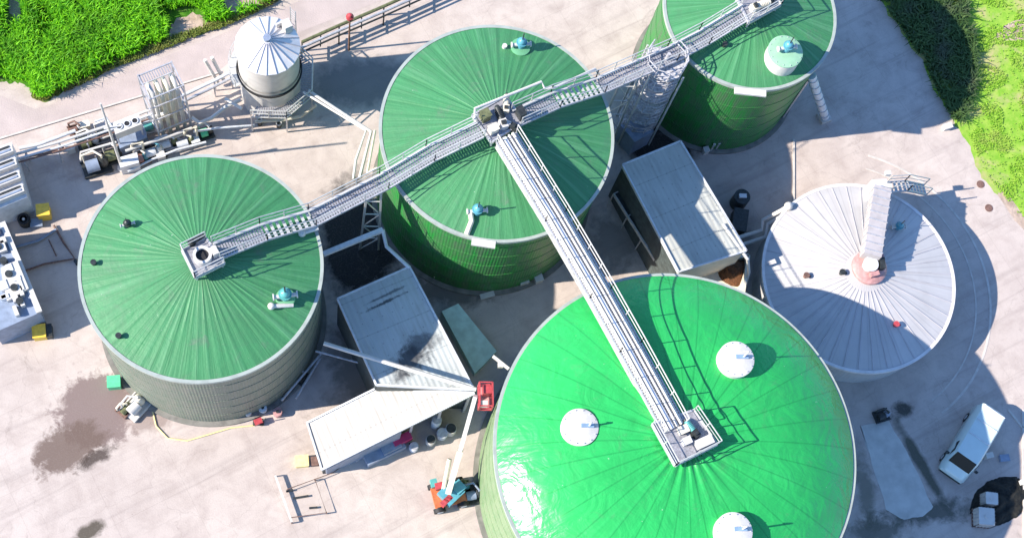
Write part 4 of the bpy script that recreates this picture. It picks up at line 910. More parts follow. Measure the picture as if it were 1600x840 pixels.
# boom lift
def boom_lift():
    q = at(700, 775, 0); t = empty('boom_lift', q, 'telescopic boom lift with red and blue chassis standing left of the big dome', 'boom lift'); rz = .25
    R = Matrix.Rotation(rz, 3, 'Z')
    def L(x, y, z): v = R @ Vector((x, y, 0)); return Vector((q.x + v.x, q.y + v.y, z))
    b = MB(); b.box(L(0, 0, .55), (2.0, 1.3, .35), rz); b.build('chassis', M['orange'], t)
    for ex in (-1, 1):
        for ey in (-1, 1):
            wv = MB(); wv.tube([L(ex * .75, ey * .62, .38), L(ex * .75, ey * .9, .38)], .38, 18); wo = wv.build('wheel', M['black'], t)
            h_ = MB(); h_.tube([L(ex * .75, ey * .88, .38), L(ex * .75, ey * .92, .38)], .2, 14); h_.build('rim', M['lightgrey'], wo)
    b = MB(); b.box(L(.1, 0, 1.05), (1.3, 1.1, .6), rz + .5); b.box(L(.6, .2, 1.1), (.7, .7, .7), rz + .5); b.build('turret', M['cyan'], t)
    b = MB(); b.box(L(-.3, -.4, 1.1), (.8, .35, .5), rz + .5); b.build('counterweight', M['red'], t)
    b = MB(); b.box(L(-.5, .6, 1.0), (.5, .4, .4), rz); b.build('engine_cover', M['red'], t)
    b = MB(); b.box(L(-.75, .85, .9), (.4, .5, .5), rz); b.build('battery_box', M['teal'], t)
    a = Vector((L(-.1, 0, 1.5))); e = V(743, 618, 7.0)
    m1 = a.lerp(e, .45); b = MB(); b.bar(a, m1, .34, .36); b.build('boom', M['cream'], t)
    b = MB(); b.bar(a.lerp(e, .42), e, .24, .26); b.build('boom_extension', M['white'], t)
    b = MB(); b.tube([L(-.3, .3, 1.2), L(-.3, .3, 1.2).lerp(V(703, 714, 2.2), .95)], .14, 8); b.build('lift_cylinder', M['cream'], t)
    p = V(757, 622, 6.6); k = empty_part = None
    b = MB(); c_ = [p + Vector((x, y, 0)) for x, y in ((-.38, -.7), (.38, -.7), (.38, .7), (-.38, .7))]
    for hh in (.05, .55, 1.1):
        for i in range(4): b.bar(c_[i] + Vector((0, 0, hh)), c_[(i + 1) % 4] + Vector((0, 0, hh)), .07, .07)
    for i in range(4): b.bar(c_[i], c_[i] + Vector((0, 0, 1.1)), .08, .08); 
    for x in (-.38, .38): b.bar(p + Vector((x, 0, 0)), p + Vector((x, 0, 1.1)), .06, .06)
    bs = b.build('basket', M['red'], t)
    b = MB(); b.box(p + Vector((0, 0, .03)), (.72, 1.36, .05)); b.build('floor', M['pink'], bs)
    b = MB(); b.box(p + Vector((-.15, -.55, .9)), (.45, .35, .3)); b.build('control_panel', M['white'], bs)
    b = MB(); b.box(p + Vector((.1, .35, .5)), (.5, .5, .8)); b.build('tool_box', M['red'], bs)
boom_lift()
def junk_unit(px, py, label, mats, sz=(1., .8, .8), rz=.4, cat='machine', name='pump_unit', group=None, seed=1):
    q = at(px, py, 0); rnd = random.Random(seed); t = empty(name, q, label, cat, group); R = Matrix.Rotation(rz, 3, 'Z')
    def L(x, y, z): v = R @ Vector((x, y, 0)); return Vector((q.x + v.x, q.y + v.y, z))
    b = MB(); b.box(L(0, 0, .1), (sz[0], sz[1], .14), rz)
    for e in (-1, 1): b.box(L(0, e * sz[1] * .46, .2), (sz[0] * 1.05, .08, .12), rz)
    b.build('skid_frame', M[mats[0]], t)
    b = MB(); b.tube([L(-sz[0] * .35, -.1 * sz[1], sz[2] * .6), L(sz[0] * .1, -.1 * sz[1], sz[2] * .6)], sz[2] * .32, 16); b.box(L(-sz[0] * .12, -.1 * sz[1], sz[2] * .25), (sz[0] * .4, sz[1] * .3, sz[2] * .35), rz); b.build('motor', M[mats[1]], t)
    b = MB(); p = L(sz[0] * .27, 0, 0); b.lathe(p, [(sz[1] * .2, .17), (sz[1] * .28, sz[2] * .4), (sz[1] * .28, sz[2] * .7), (sz[1] * .12, sz[2]), (0, sz[2])], 16, cap=False); b.build('pump_casing', M[mats[2]], t)
    b = MB(); b.tube([p + Vector((0, 0, sz[2] * .8)), p + Vector((0, 0, sz[2] * 1.25)), L(sz[0] * .05, sz[1] * .4, sz[2] * 1.25), L(-sz[0] * .35, sz[1] * .4, sz[2] * 1.1), L(-sz[0] * .35, sz[1] * .4, .2)], .07, 8); b.build('pipework', M[mats[3]], t)
    return t
junk_unit(738, 772, 'dark grey pump unit at the big dome wall right of the boom lift', ('dark', 'leadgrey', 'dark', 'leadgrey'), (1.3, 1.3, .9), .2, seed=3)
junk_unit(722, 762, 'teal and olive pump unit tight against the boom lift', ('olive', 'teal', 'cyan', 'olive'), (.9, .8, .8), .2, seed=4)
# junk at foot of the leftmost tank
junk_unit(212, 636, 'white pump machine at the lower left foot of the leftmost tank', ('white', 'white', 'cream', 'white'), (1.5, 1.3, 1.1), .9, seed=5)
junk_unit(196, 640, 'olive valve station beside the white pump machine at the leftmost tank', ('rust', 'olive', 'olive', 'cream'), (.9, .8, .6), .9, seed=6)
q = at(180, 600, 0); b = MB(); b.box((q.x, q.y, .35), (.75, .7, .7), .1); b.box((q.x, q.y, .73), (.8, .75, .06), .1); tag(b.build('grit_bin', M['green'], origin=q), 'bright green square bin at the lower left foot of the leftmost tank', 'bin')
for px, py, mm, lb, r in ((388, 646, 'white', 'white canister at the foot of the leftmost tank, left one', .22), (411, 640, 'lightgrey', 'tall pale canister at the front foot of the leftmost tank, middle one', .26), (434, 646, 'pink', 'pinkish canister at the front foot of the leftmost tank, right one', .28)):
    q = at(px, py, 0); t = empty('canister', q, lb, 'canister', 'canisters at the foot of the leftmost tank'); b = MB(); b.cyl(q, r, 0, .55, 16); b.build('body', M[mm], t); b = MB(); b.cyl(q, r * .35, .55, .65, 10); b.build('cap', M['dark'], t)
q = at(404, 660, 0); t = empty('hand_cart', q, 'small red hand cart on the yard in front of the leftmost tank', 'hand cart'); b = MB(); b.box((q.x, q.y, .35), (.5, .35, .25), .4); b.build('tray', M['red'], t); b = MB(); b.tube([(q.x + .2, q.y, .4), (q.x + .45, q.y + .1, .8)], .03, 6); b.build('handle', M['dark'], t); b = MB()
for e in (-.2, .2): b = MB(); b.tube([(q.x + e, q.y - .2, .15), (q.x + e, q.y + .2, .15)], .14, 10); b.build('wheel', M['black'], t)
for k, (px, py) in enumerate(((400, 628), (420, 622), (445, 610), (470, 590))):
    junk_unit(px, py, ['dark valve block at the front foot of the leftmost tank', 'second dark valve block along the leftmost tank foot', 'third dark valve block along the leftmost tank foot', 'dark valve block nearest the shed at the leftmost tank foot'][k], ('dark', 'dark', 'olive', 'steel'), (.9, .7, .7), .4 + .2 * k, 'valve block', 'valve_block', 'valve blocks along the tank foot', seed=20 + k)
b = MB()
for k, (x0, y0, x1, y1) in enumerate(((505, 548, 440, 625), (500, 560, 462, 622))):
    b.tube([V(x0, y0, .9), V((x0 + x1) / 2, (y0 + y1) / 2, .9), V(x1, y1, .9)], .08, 8)
b.tube([V(493, 548, 1.4), V(560, 566, 1.4)], .07, 8); tag(b.build('ground_pipes', M['steel'], origin=V(470, 590, 0)), 'grey pipes low along the shaded right side of the leftmost tank', 'pipes')
# ground hose curve in front of left tank
b = MB(); b.tube([at(238, 640, .05), at(244, 665, .05), at(262, 684, .05), at(292, 688, .05), at(320, 680, .05), at(360, 668, .05), at(398, 664, .05)], .045, 6); tag(b.build('hose', M['paleyellow'], origin=at(238, 640, 0)), 'pale hose lying in a curve on the yard below the leftmost tank', 'hose')

def lidded_box(px, py, s, hh, mm, label, rz=.3, name='plastic_crate', cat='crate', group=None, lid=True):
    q = at(px, py, 0); t = empty(name, q, label, cat, group); b = MB(); b.box((q.x, q.y, hh / 2), (s[0], s[1], hh), rz); b.build('body', M[mm], t)
    b = MB(); b.box((q.x, q.y, hh + .035), (s[0] + .06, s[1] + .06, .06), rz); b.build('lid', M[mm], t); return t
lidded_box(472, 722, (.75, .65), .5, 'paleyellow', 'pale yellow box on the yard left of the open shed front', .1, group='yellow boxes on the yard')
lidded_box(492, 722, (.4, .5), .45, 'rust', 'small brown box beside the pale yellow box', .1)
lidded_box(71, 336, (.75, .75), .95, 'yellow', 'bright yellow box between the pipes and the left service building', .15, group='yellow boxes on the yard')
lidded_box(64, 522, (.75, .8), .7, 'yellow', 'yellow box below the long service container at the left edge', .15, group='yellow boxes on the yard')
lidded_box(78, 520, (.4, .75), .6, 'dark', 'dark box touching the yellow box below the long container', .15)
q = at(40, 348, 0); t = empty('round_fan', q, 'round black fan with white hub on the yard left of the yellow box', 'fan'); b = MB(); b.ring(q, .25, .38, 0, .75, 24); b.build('shroud', M['black'], t); b = MB(); b.cyl(q, .25, .1, .3, 18); b.build('blades', M['dark'], t); b = MB(); b.cyl(q, .09, .3, .7, 12); b.build('hub', M['white'], t)
lidded_box(58, 350, (.7, .5), .25, 'leadgrey', 'low grey blue box between the black fan and the yellow box', .1)

# low steel frame in the yard
z = .4; t = empty('barrier_frame', at(445, 780, 0), 'low steel frame with one thick pale rail standing on the yard in the foreground', 'frame')
b = MB(); b.bar(V(430, 742, z), V(456, 815, z), .12, .1); b.build('thick_rail', M['white'], t, smooth=0)
b = MB(); b.tube([V(448, 764, z), V(492, 748, z), V(510, 800, z), V(454, 808, z)], .03, 6); b.tube([V(492, 748, z), V(520, 738, .3), V(556, 712, .2)], .025, 6); b.build('thin_rail', M['rust'], t)
for x, y in ((430, 742), (456, 815), (492, 748), (510, 800)): b = MB(); p = V(x, y, z); b.bar((p.x, p.y, 0), p, .07, .07); b.build('leg', M['rust'], t, smooth=0)
for k, (x0, y0, x1, y1) in enumerate(((447, 767, 458, 765), (458, 778, 482, 774), (483, 793, 496, 792))):  # dark bars modelled in place of shadows inside the frame
    b = MB(); b.bar(V(x0, y0, .1), V(x1, y1, .1), .12, .12); tag(b.build('steel_bar', M['dark'], origin=V(x0, y0, 0)), ['shortest dark bar at the thick rail of the low steel frame', 'longest dark bar lying inside the low steel frame', 'dark bar near the right leg of the low steel frame'][k], 'bar', 'dark bars inside the low frame')
# pallet of white sacks by the shed
q = at(545, 722, 0); b = MB()
for k in range(5): b.box((q.x - .8 + .42 * k, q.y - .1 + .15 * k, .14), (.4, .55, .22), .4 + .1 * k)
tag(b.build('sack_pile', M['white'], origin=q, smooth=60), 'row of white sacks lying in front of the blue grey shed panel', 'sacks')
# small white things at the foot of the middle tank
for px, py, s, lb in ((681, 431, .4, 'small white box in the shade at the left foot of the middle tank'), (761, 462, (.9, .3), 'flat white panel lying on the shaded ground below the middle tank'), (817, 440, .55, 'white canister at the lit right foot of the middle tank, left of two'), (840, 437, .5, 'white canister at the lit right foot of the middle tank, right of two'), (1141 - 40, 238, .35, 'small pale box at the foot of the smallest green tank'), (708, 440, .3, 'tiny pale post box at the front foot of the middle tank')):
    sz = s if isinstance(s, tuple) else (s, s); lidded_box(px, py, sz, .12 if isinstance(s, tuple) else .5, 'white', lb, .3, 'white_box', 'box', 'small white boxes at the tank feet')
for px, py, lb in ((1110, 236, 'left of two thin posts at the foot of the smallest green tank'), (1118, 234, 'right of two thin posts at the foot of the smallest green tank'), (702, 436, 'thin pale post at the front foot of the middle tank')):
    q = at(px, py, 0); b = MB(); b.cyl(q, .06, 0, 1.1, 10); b.cyl(q, .09, 1.1, 1.16, 10); tag(b.build('post', M['white'], origin=q), lb, 'post', 'pale posts at the tank feet')
# valve at the left rim of big dome
b = MB(); b.bar(V(770, 556, 6), V(795, 576, 6), .16, .16); b.box(V(782, 570, 5.8), (.3, .3, .3)); tag(b.build('wall_bracket', M['white'], origin=V(782, 570, 0)), 'short white bracket at the upper left wall of the big dome', 'bracket')

# ------------------------------------------------------------------ plant at the upper left
def vbox(name, label, corners_px, z, mm, cat, group=None, roofm=None):
    pts = [at(a, b, z) for a, b in corners_px]; c = sum(pts, Vector()) / len(pts); t = empty(name, (c.x, c.y, 0), label, cat, group)
    b = MB(); b.prism([(p.x, p.y) for p in pts], 0, z); b.build('body', M[mm], t, smooth=0)
    return t, pts
# service building with rows of coolers at the left edge
t, P_ = vbox('service_building', 'pale service building with striped cooler units on its roof at the left edge', [(-90, 262), (18, 222), (42, 308), (-66, 352)], 2.6, 'lightgrey', 'building')
for k in range(4):
    a_ = P_[1].lerp(P_[2], .08 + .24 * k); b_ = P_[0].lerp(P_[3], .08 + .24 * k); a2 = P_[1].lerp(P_[2], .22 + .24 * k); b2 = P_[0].lerp(P_[3], .22 + .24 * k)
    b = MB(); b.prism([(p.x, p.y) for p in (b_, a_, a2, b2)], 2.6, 3.1); cu = b.build('cooler_unit', M['white'], t, smooth=0)
    for u_, m_ in ((.3, 'dark'), (.7, 'leadgrey')):
        p_, q_ = a_.lerp(a2, u_), b_.lerp(b2, u_); b = MB(); b.bar(p_.lerp(q_, .04) + Vector((0, 0, .52)), q_ + Vector((0, 0, .52)), .13, .06); b.build('louvre', M[m_], cu, smooth=0)
# long container
t, P_ = vbox('service_container', 'long grey container with white pipework and fittings on its roof at the left edge', [(-60, 380), (4, 348), (62, 488), (-10, 520)], 2.5, 'leadgrey', 'container')
b = MB(); b.bar(P_[1] + Vector((0, 0, .05)), P_[2] + Vector((0, 0, .05)), .35, .2); b.build('edge_duct', M['white'], t, smooth=0)
rnd = random.Random(5)
for k in range(16):
    b = MB()
    u, v_ = rnd.uniform(.05, .95), rnd.uniform(.1, .6); q = P_[1].lerp(P_[2], u).lerp(P_[0].lerp(P_[3], u), v_)
    b.box(q + Vector((0, 0, .18)), (rnd.uniform(.25, .7), rnd.uniform(.2, .5), .36), -1.15); b.build('roof_unit' if k % 3 else 'roof_duct', M['white' if k % 3 else 'lightgrey'], t, smooth=0)
for k in range(6):
    u = .08 + .15 * k; q = P_[1].lerp(P_[2], u).lerp(P_[0].lerp(P_[3], u), .28); b = MB(); b.cyl(q, .22, 2.5, 2.95, 14); b.build('roof_fan', M['dark'], t)
b = MB(); b.prism([at(x, y, 2.56)[:2] for x, y in ((2, 420), (28, 408), (46, 452), (12, 472))], 2.5, 2.8); b.build('roof_tank', M['white'], t)
# thin pipes on the yard between
for k, (pp, lb, mm, r) in enumerate((
    ([(84, 352), (100, 380), (117, 404), (70, 412), (36, 424)], 'rust brown pipe loop on the yard from the yellow box to the long container', 'rust', .07),
    ([(88, 358), (60, 376), (24, 386)], 'grey pipe crossing the yard to the long container', 'leadgrey', .09),
    ([(76, 374), (88, 400)], 'short thin brown pipe inside the pipe loop', 'rust', .04),
    ([(8, 348), (32, 424)], 'dark pipe along the foot of the long container', 'leadgrey', .08))):
    b = MB(); b.tube([at(x, y, .15) for x, y in pp], r, 8); tag(b.build('yard_pipe', M[mm], origin=at(*pp[0], 0)), lb, 'pipe', 'thin pipes lying on the left yard')
q = at(121, 412, 0); b = MB(); b.cyl(q, .12, 0, .5, 10); b.cyl(q, .16, .5, .56, 10); tag(b.build('marker_post', M['dark'], origin=q), 'short dark marker post at the corner of the pipe loop', 'post')
# long pipe rack
rk = [V(-120, 282, 1.6), V(92, 222, 1.6), V(182, 192, 1.6), V(252, 165, 1.6)]
t = empty('pipe_rack', (rk[1].x, rk[1].y, 0), 'low pipe rack with pale pipes along the service road, left of the cooler columns', 'pipe rack', 'low pipe racks')
for k, (o, r, mm) in enumerate(((0, .1, 'white'), (.35, .08, 'lightgrey'), (.62, .06, 'rust'))):
    b = MB(); b.tube([p + Vector((.0, -o, 0)) for p in rk], r, 8); b.build('pipe', M[mm], t)
b = MB()
for a_, c_ in zip(rk, rk[1:]):
    n_ = int((c_ - a_).length / 1.8)
    for k in range(n_): q = a_.lerp(c_, k / n_); b.bar((q.x, q.y + .15, 1.48), (q.x, q.y - .8, 1.48), .08, .08); b.bar((q.x, q.y, 0), (q.x, q.y, 1.5), .08, .08); b.bar((q.x, q.y - .65, 0), (q.x, q.y - .65, 1.5), .08, .08)
b.build('rack_frame', M['steel'], t, smooth=0)
rk = [V(285, 150, 1.5), V(335, 126, 1.5), V(362, 112, 1.5)]
t = empty('pipe_rack', (rk[0].x, rk[0].y, 0), 'short pipe rack between the cooler columns and the silo', 'pipe rack', 'low pipe racks')
for o, r, mm in ((0, .12, 'lightgrey'), (.45, .1, 'steel')): b = MB(); b.tube([p + Vector((0, -o, 0)) for p in rk], r, 8); b.build('pipe', M[mm], t)
for q in rk: b = MB(); b.bar((q.x, q.y, 0), q, .08, .08); b.bar((q.x, q.y - .45, 0), (q.x, q.y - .45, 1.5), .08, .08); b.bar((q.x, q.y + .1, 1.36), (q.x, q.y - .55, 1.36), .08, .08); b.build('rack_frame', M['steel'], t, smooth=0)
rk = [V(472, 66, 1.3), V(530, 40, 1.3), V(600, 10, 1.3), V(680, -26, 1.3)]
t = empty('pipe_rack', (rk[0].x, rk[0].y, 0), 'dark pipe bridge leaving the silo towards the top edge of the photo', 'pipe rack', 'low pipe racks')
for o, r, mm in ((0, .12, 'olive'), (.4, .1, 'steel'), (.75, .07, 'dark')): b = MB(); b.tube([p + Vector((0, -o, 0)) for p in rk], r, 8); b.build('pipe', M[mm], t)
b = MB()
for a_, c_ in zip(rk, rk[1:]):
    for k in range(2): q = a_.lerp(c_, k / 2); b.bar(q + Vector((0, .15, -.1)), q + Vector((0, -.9, -.1)), .08, .08)
    q = a_; b.bar((q.x, q.y, 0), q, .1, .1); b.bar((q.x, q.y - .7, 0), (q.x, q.y - .7, 1.2), .1, .1)
b.build('rack_frame', M['dark'], t, smooth=0)
# red topped post near the pipe bridge
q = at(545, 78, 0); p = at(534, 18, 5); t = empty('hydrant_post', q, 'thin dark post with a red lamp head beside the pipe bridge', 'lamp post'); q = Vector((q.x, q.y, 0))
b = MB(); b.tube([q, q + Vector((0, 0, 4.6))], .08, 8, r2=.05); b.build('pole', M['rust'], t); b = MB(); b.cyl(q, .25, 4.5, 4.7, 14); b.ball((q.x, q.y, 4.75), .2, 10); b.build('head', M['red'], t)
# cooler columns: four tall inverted U pipes with top deck
t = empty('cooler_columns', at(272, 200, 0), 'bank of four tall pale inverted U pipes with a grated top deck', 'gas cooler')
ax = (at(290, 196, 0) - at(252, 212, 0)); ax.z = 0; ax.normalize(); ay = Vector((-ax.y, ax.x, 0)); o0 = at(256, 212, 0)
for k in range(4):
    p = o0 + ax * (.5 * k); b = MB()
    pts = [p + Vector((0, 0, z_)) for z_ in (0, 2, 4, 5.6)] + [p + ay * (.5 - .5 * cos(u)) + Vector((0, 0, 5.6 + .5 * sin(u))) for u in [pi * j / 6 for j in range(1, 6)]] + [p + ay * 1.0 + Vector((0, 0, z_)) for z_ in (5.6, 4, 2, 0)]
    b.tube(pts, .14, 10); b.build('u_pipe', M['white' if k in (0, 3) else 'cream'], t)
b = MB()
for sx in (-.35, 1.85):
    for sy in (-.35, 1.4): p = o0 + ax * sx + ay * sy; b.bar(p, p + Vector((0, 0, 6.6)), .09, .09)
for z_ in (1.6, 3.4, 5.2, 6.5):
    c_ = [o0 + ax * sx + ay * sy + Vector((0, 0, z_)) for sx, sy in ((-.35, -.35), (1.85, -.35), (1.85, 1.4), (-.35, 1.4))]
    for i in range(4): b.bar(c_[i], c_[(i + 1) % 4], .07, .09)
b.build('frame', M['steel'], t, smooth=0)
b = MB()
for k in range(14): q = o0 + ax * (-.35 + 2.2 * (k + .5) / 14); b.bar(q + ay * .85 + Vector((0, 0, 6.5)), q + ay * 1.4 + Vector((0, 0, 6.5)), .06, .04)
b.build('top_deck', M['deck'], t, smooth=0)
# tall mast
q = at(191, 263, 0); t = empty('mast', q, 'tall thin white mast standing among the machinery skids', 'mast'); b = MB(); b.tube([q, q + Vector((0, 0, 9.8))], .11, 10, r2=.06); b.build('pole', M['white'], t)
b = MB(); b.cyl(q, .3, 0, .15, 16); b.build('foot', M['concrete'], t); b = MB(); b.bar(q + Vector((-.3, 0, 6.2)), q + Vector((.7, .25, 6.2)), .12, .12); b.build('cross_arm', M['white'], t)
# three fan cooler
z = 3.0; cr = [at(x, y, z) for x, y in ((176, 192), (217, 178), (221, 194), (180, 210))]; c = sum(cr, Vector()) / 4
t = empty('fan_cooler', (c.x, c.y, 0), 'white cooler box on legs with three round black fans in a row', 'cooler'); b = MB(); b.prism([(p.x, p.y) for p in cr], 2.2, 3.0); b.build('housing', M['white'], t, smooth=0)
for u in (.2, .5, .8):
    q = cr[0].lerp(cr[1], u).lerp(cr[3].lerp(cr[2], u), .5); b = MB(); b.ring(q, .17, .22, 3.0, 3.07, 20); fo = b.build('fan', M['lightgrey'], t); b = MB(); b.cyl(q, .17, 3.0, 3.03, 20); b.build('blades', M['black'], fo)
for p in cr: b = MB(); q = p.lerp(c, .1); b.bar((q.x, q.y, 0), (q.x, q.y, 2.25), .08, .08); b.build('leg', M['steel'], t, smooth=0)
cr = [at(x, y, 1.4) for x, y in ((182, 216), (226, 200), (230, 214), (187, 232))]; c = sum(cr, Vector()) / 4
b = MB(); b.prism([(p.x, p.y) for p in cr], .1, 1.4); tag(b.build('equipment_cabinet', M['leadgrey'], origin=(c.x, c.y, 0)), 'blue grey long cabinet in front of the three fan cooler', 'cabinet')
# machine skids
sk = [(140, 225, (1.5, 1.1, 1.1), ('dark', 'olive', 'lightgrey', 'white'), 'dark machinery skid at the left end of the plant row'), (168, 212, (1.6, 1.0, 1.2), ('steel', 'dark', 'lightgrey', 'white'), 'dark compressor skid just left of the mast'), (152, 262, (1.8, 1.2, 1.3), ('dark', 'leadgrey', 'dark', 'cream'), 'large black skid in front, left of the pale cabinet'), (178, 246, (1.3, 1.0, 1.1), ('dark', 'olive', 'dark', 'white'), 'olive motor skid at the foot of the mast'), (240, 240, (1.6, 1.0, .9), ('dark', 'lightgrey', 'white', 'cyan'), 'skid with white pump casing behind the leftmost green tank'), (222, 250, (1.0, .8, .8), ('rust', 'pink', 'cyan', 'white'), 'reddish pump skid touching the edge of the leftmost green tank'), (262, 228, (1.8, .8, .8), ('steel', 'lightgrey', 'olive', 'lightgrey'), 'long pale pipe skid in front of the cooler columns'), (290, 226, (1.6, .8, .8), ('steel', 'lightgrey', 'olive', 'cream'), 'olive green pipe skid near the right end of the plant row'), (322, 210, (1.0, .8, .9), ('dark', 'green', 'dark', 'white'), 'dark green pump at the right end of the plant row'), (236, 200, (1.2, .9, .8), ('steel', 'teal', 'lightgrey', 'steel'), 'teal pump right of the three fan cooler'), (120, 205, (1.0, .8, .7), ('rust', 'rust', 'steel', 'rust'), 'small rusty pump by the pipe rack')]
for k, (px, py, sz, ms, lb) in enumerate(sk): junk_unit(px, py, lb, ms, sz, .36, 'machine', 'pump_skid', 'machinery skids of the plant row', seed=40 + k)
cr = [at(x, y, 1.2) for x, y in ((186, 246), (214, 238), (217, 254), (188, 262))]; c = sum(cr, Vector()) / 4
b = MB(); b.prism([(p.x, p.y) for p in cr], .0, 1.2); tag(b.build('equipment_cabinet', M['lightgrey'], origin=(c.x, c.y, 0)), 'square pale cabinet in front of the mast near the green tank', 'cabinet')
def pipe_thing(pts, r, mm, label, name='plant_pipe', group=None):
    b = MB(); b.tube(pts, r, 10); return tag(b.build(name, M[mm], origin=(pts[0].x, pts[0].y, 0)), label, 'pipe', group)
pipe_thing([V(300, 184, 1.6), V(312, 192, 1.6), V(330, 185, 1.6), V(352, 168, 1.8), V(376, 156, 1.8)], .13, 'white', 'white bent pipe from the plant row to the left foot of the silo')
pipe_thing([V(302, 206, 1.0), V(340, 200, 1.0), V(398, 196, .8)], .08, 'lightgrey', 'thin pale pipe in front of the silo from the plant row')
pipe_thing([V(320, 94, 2.8), V(342, 132, .3)], .12, 'white', 'left one of two short leaning white pipes left of the silo', group='two leaning pipes by the silo')
pipe_thing([V(331, 90, 2.8), V(351, 128, .3)], .12, 'white', 'right one of two short leaning white pipes left of the silo', group='two leaning pipes by the silo')
pipe_thing([V(352, 154, 2.5), V(378, 170, 2.5)], .11, 'white', 'short white pipe running into the left wall of the silo')
pipe_thing([V(482, 142, 3.0), V(580, 206, 3.0), V(562, 278, 3.0)], .11, 'white', 'outer of two long white pipes from the silo to the middle tank', group='pipe pair from silo to middle tank')
pipe_thing([V(474, 144, 3.0), V(572, 204, 3.0), V(556, 250, 3.0), V(552, 280, 3.0)], .09, 'white', 'inner of two long white pipes from the silo to the middle tank', group='pipe pair from silo to middle tank')
pipe_thing([V(586, 204, 3.2), V(574, 270, 3.2), V(590, 262, 4.5)], .08, 'cream', 'thin cream pipe beside the pipe pair at the middle tank wall')
pipe_thing([V(398, 190, .5), V(440, 188, .5), V(470, 182, .5), V(494, 164, 1.4)], .1, 'cream', 'curved cream pipe round the front foot of the silo')
for pts, rr_, mm, lb in (
    ([V(118, 222, .9), V(150, 210, .9), V(160, 216, .9), V(176, 210, .9)], .09, 'white', 'pale pipe across the left end of the plant row'),
    ([V(126, 250, .5), V(126, 238, 1.4), V(160, 228, 1.4), V(182, 222, 1.4)], .08, 'white', 'pale pipe arching over the large black skid'),
    ([V(196, 236, 1.3), V(236, 222, 1.3), V(262, 214, 1.3), V(300, 200, 1.3)], .1, 'white', 'long pale pipe in front of the cooler columns'),
    ([V(200, 268, .6), V(236, 250, .6), V(276, 234, .6), V(322, 222, .6)], .08, 'lightgrey', 'pale pipe hugging the back edge of the leftmost tank'),
    ([V(232, 186, 2.4), V(248, 180, 2.4), V(262, 176, 3.0)], .12, 'white', 'white pipe from the three fan cooler to the cooler columns'),
    ([V(148, 190, 1.8), V(166, 184, 1.8), V(176, 200, 1.8)], .07, 'lightgrey', 'short pale pipe elbow behind the mast'),
    ([V(205, 232, .4), V(206, 226, 2.0), V(222, 222, 2.0), V(224, 238, .4)], .09, 'cream', 'cream pipe loop standing in front of the blue grey cabinet'),
    ([V(288, 212, .4), V(289, 204, 2.2), V(306, 198, 2.2), V(308, 214, .4)], .09, 'cream', 'cream pipe loop standing right of the cooler columns'),
    ([V(30, 232, 1.2), V(60, 226, 1.2), V(92, 214, 1.2), V(118, 204, 1.2)], .12, 'lightgrey', 'thick pale pipe between the striped service building and the plant row'),
    ([V(34, 246, .6), V(70, 240, .6), V(100, 230, .6)], .07, 'rust', 'thin rusty pipe beside the thick pale pipe at the service building')):
    pipe_thing(pts, rr_, mm, lb)
for px, py, sz_, mm, lb in ((112, 236, (.5, .4, .7), 'white', 'small white cabinet at the left end of the plant row'), (134, 200, (.6, .4, .6), 'cream', 'small cream cabinet behind the dark skids'), (206, 212, (.5, .4, .8), 'lightgrey', 'pale cabinet between the three fan cooler and the mast'), (252, 246, (.5, .5, .6), 'white', 'white cabinet between the front skids near the leftmost tank'), (306, 224, (.5, .4, .6), 'lightgrey', 'small pale cabinet at the right end of the plant row'), (28, 300, (.9, .5, .8), 'white', 'white box at the right wall of the striped service building')):
    q = at(px, py, 0); b = MB(); b.box((q.x, q.y, sz_[2] / 2), sz_, .36); b.box((q.x, q.y, sz_[2] + .02), (sz_[0] + .06, sz_[1] + .06, .04), .36); tag(b.build('equipment_cabinet', M[mm], origin=q), lb, 'cabinet')
for px, py, lb in ((406, 194, 'dark valve at the front foot of the silo, left of two'), (436, 198, 'dark valve at the front foot of the silo, right of two')):
    q = at(px, py, 0); t = empty('valve', q, lb, 'valve', 'dark valves at the silo foot'); b = MB(); b.cyl(q, .16, 0, .5, 12); b.build('body', M['dark'], t); b = MB(); b.ring(q, .14, .19, .55, .6, 16); b.build('hand_wheel', M['white'], t)

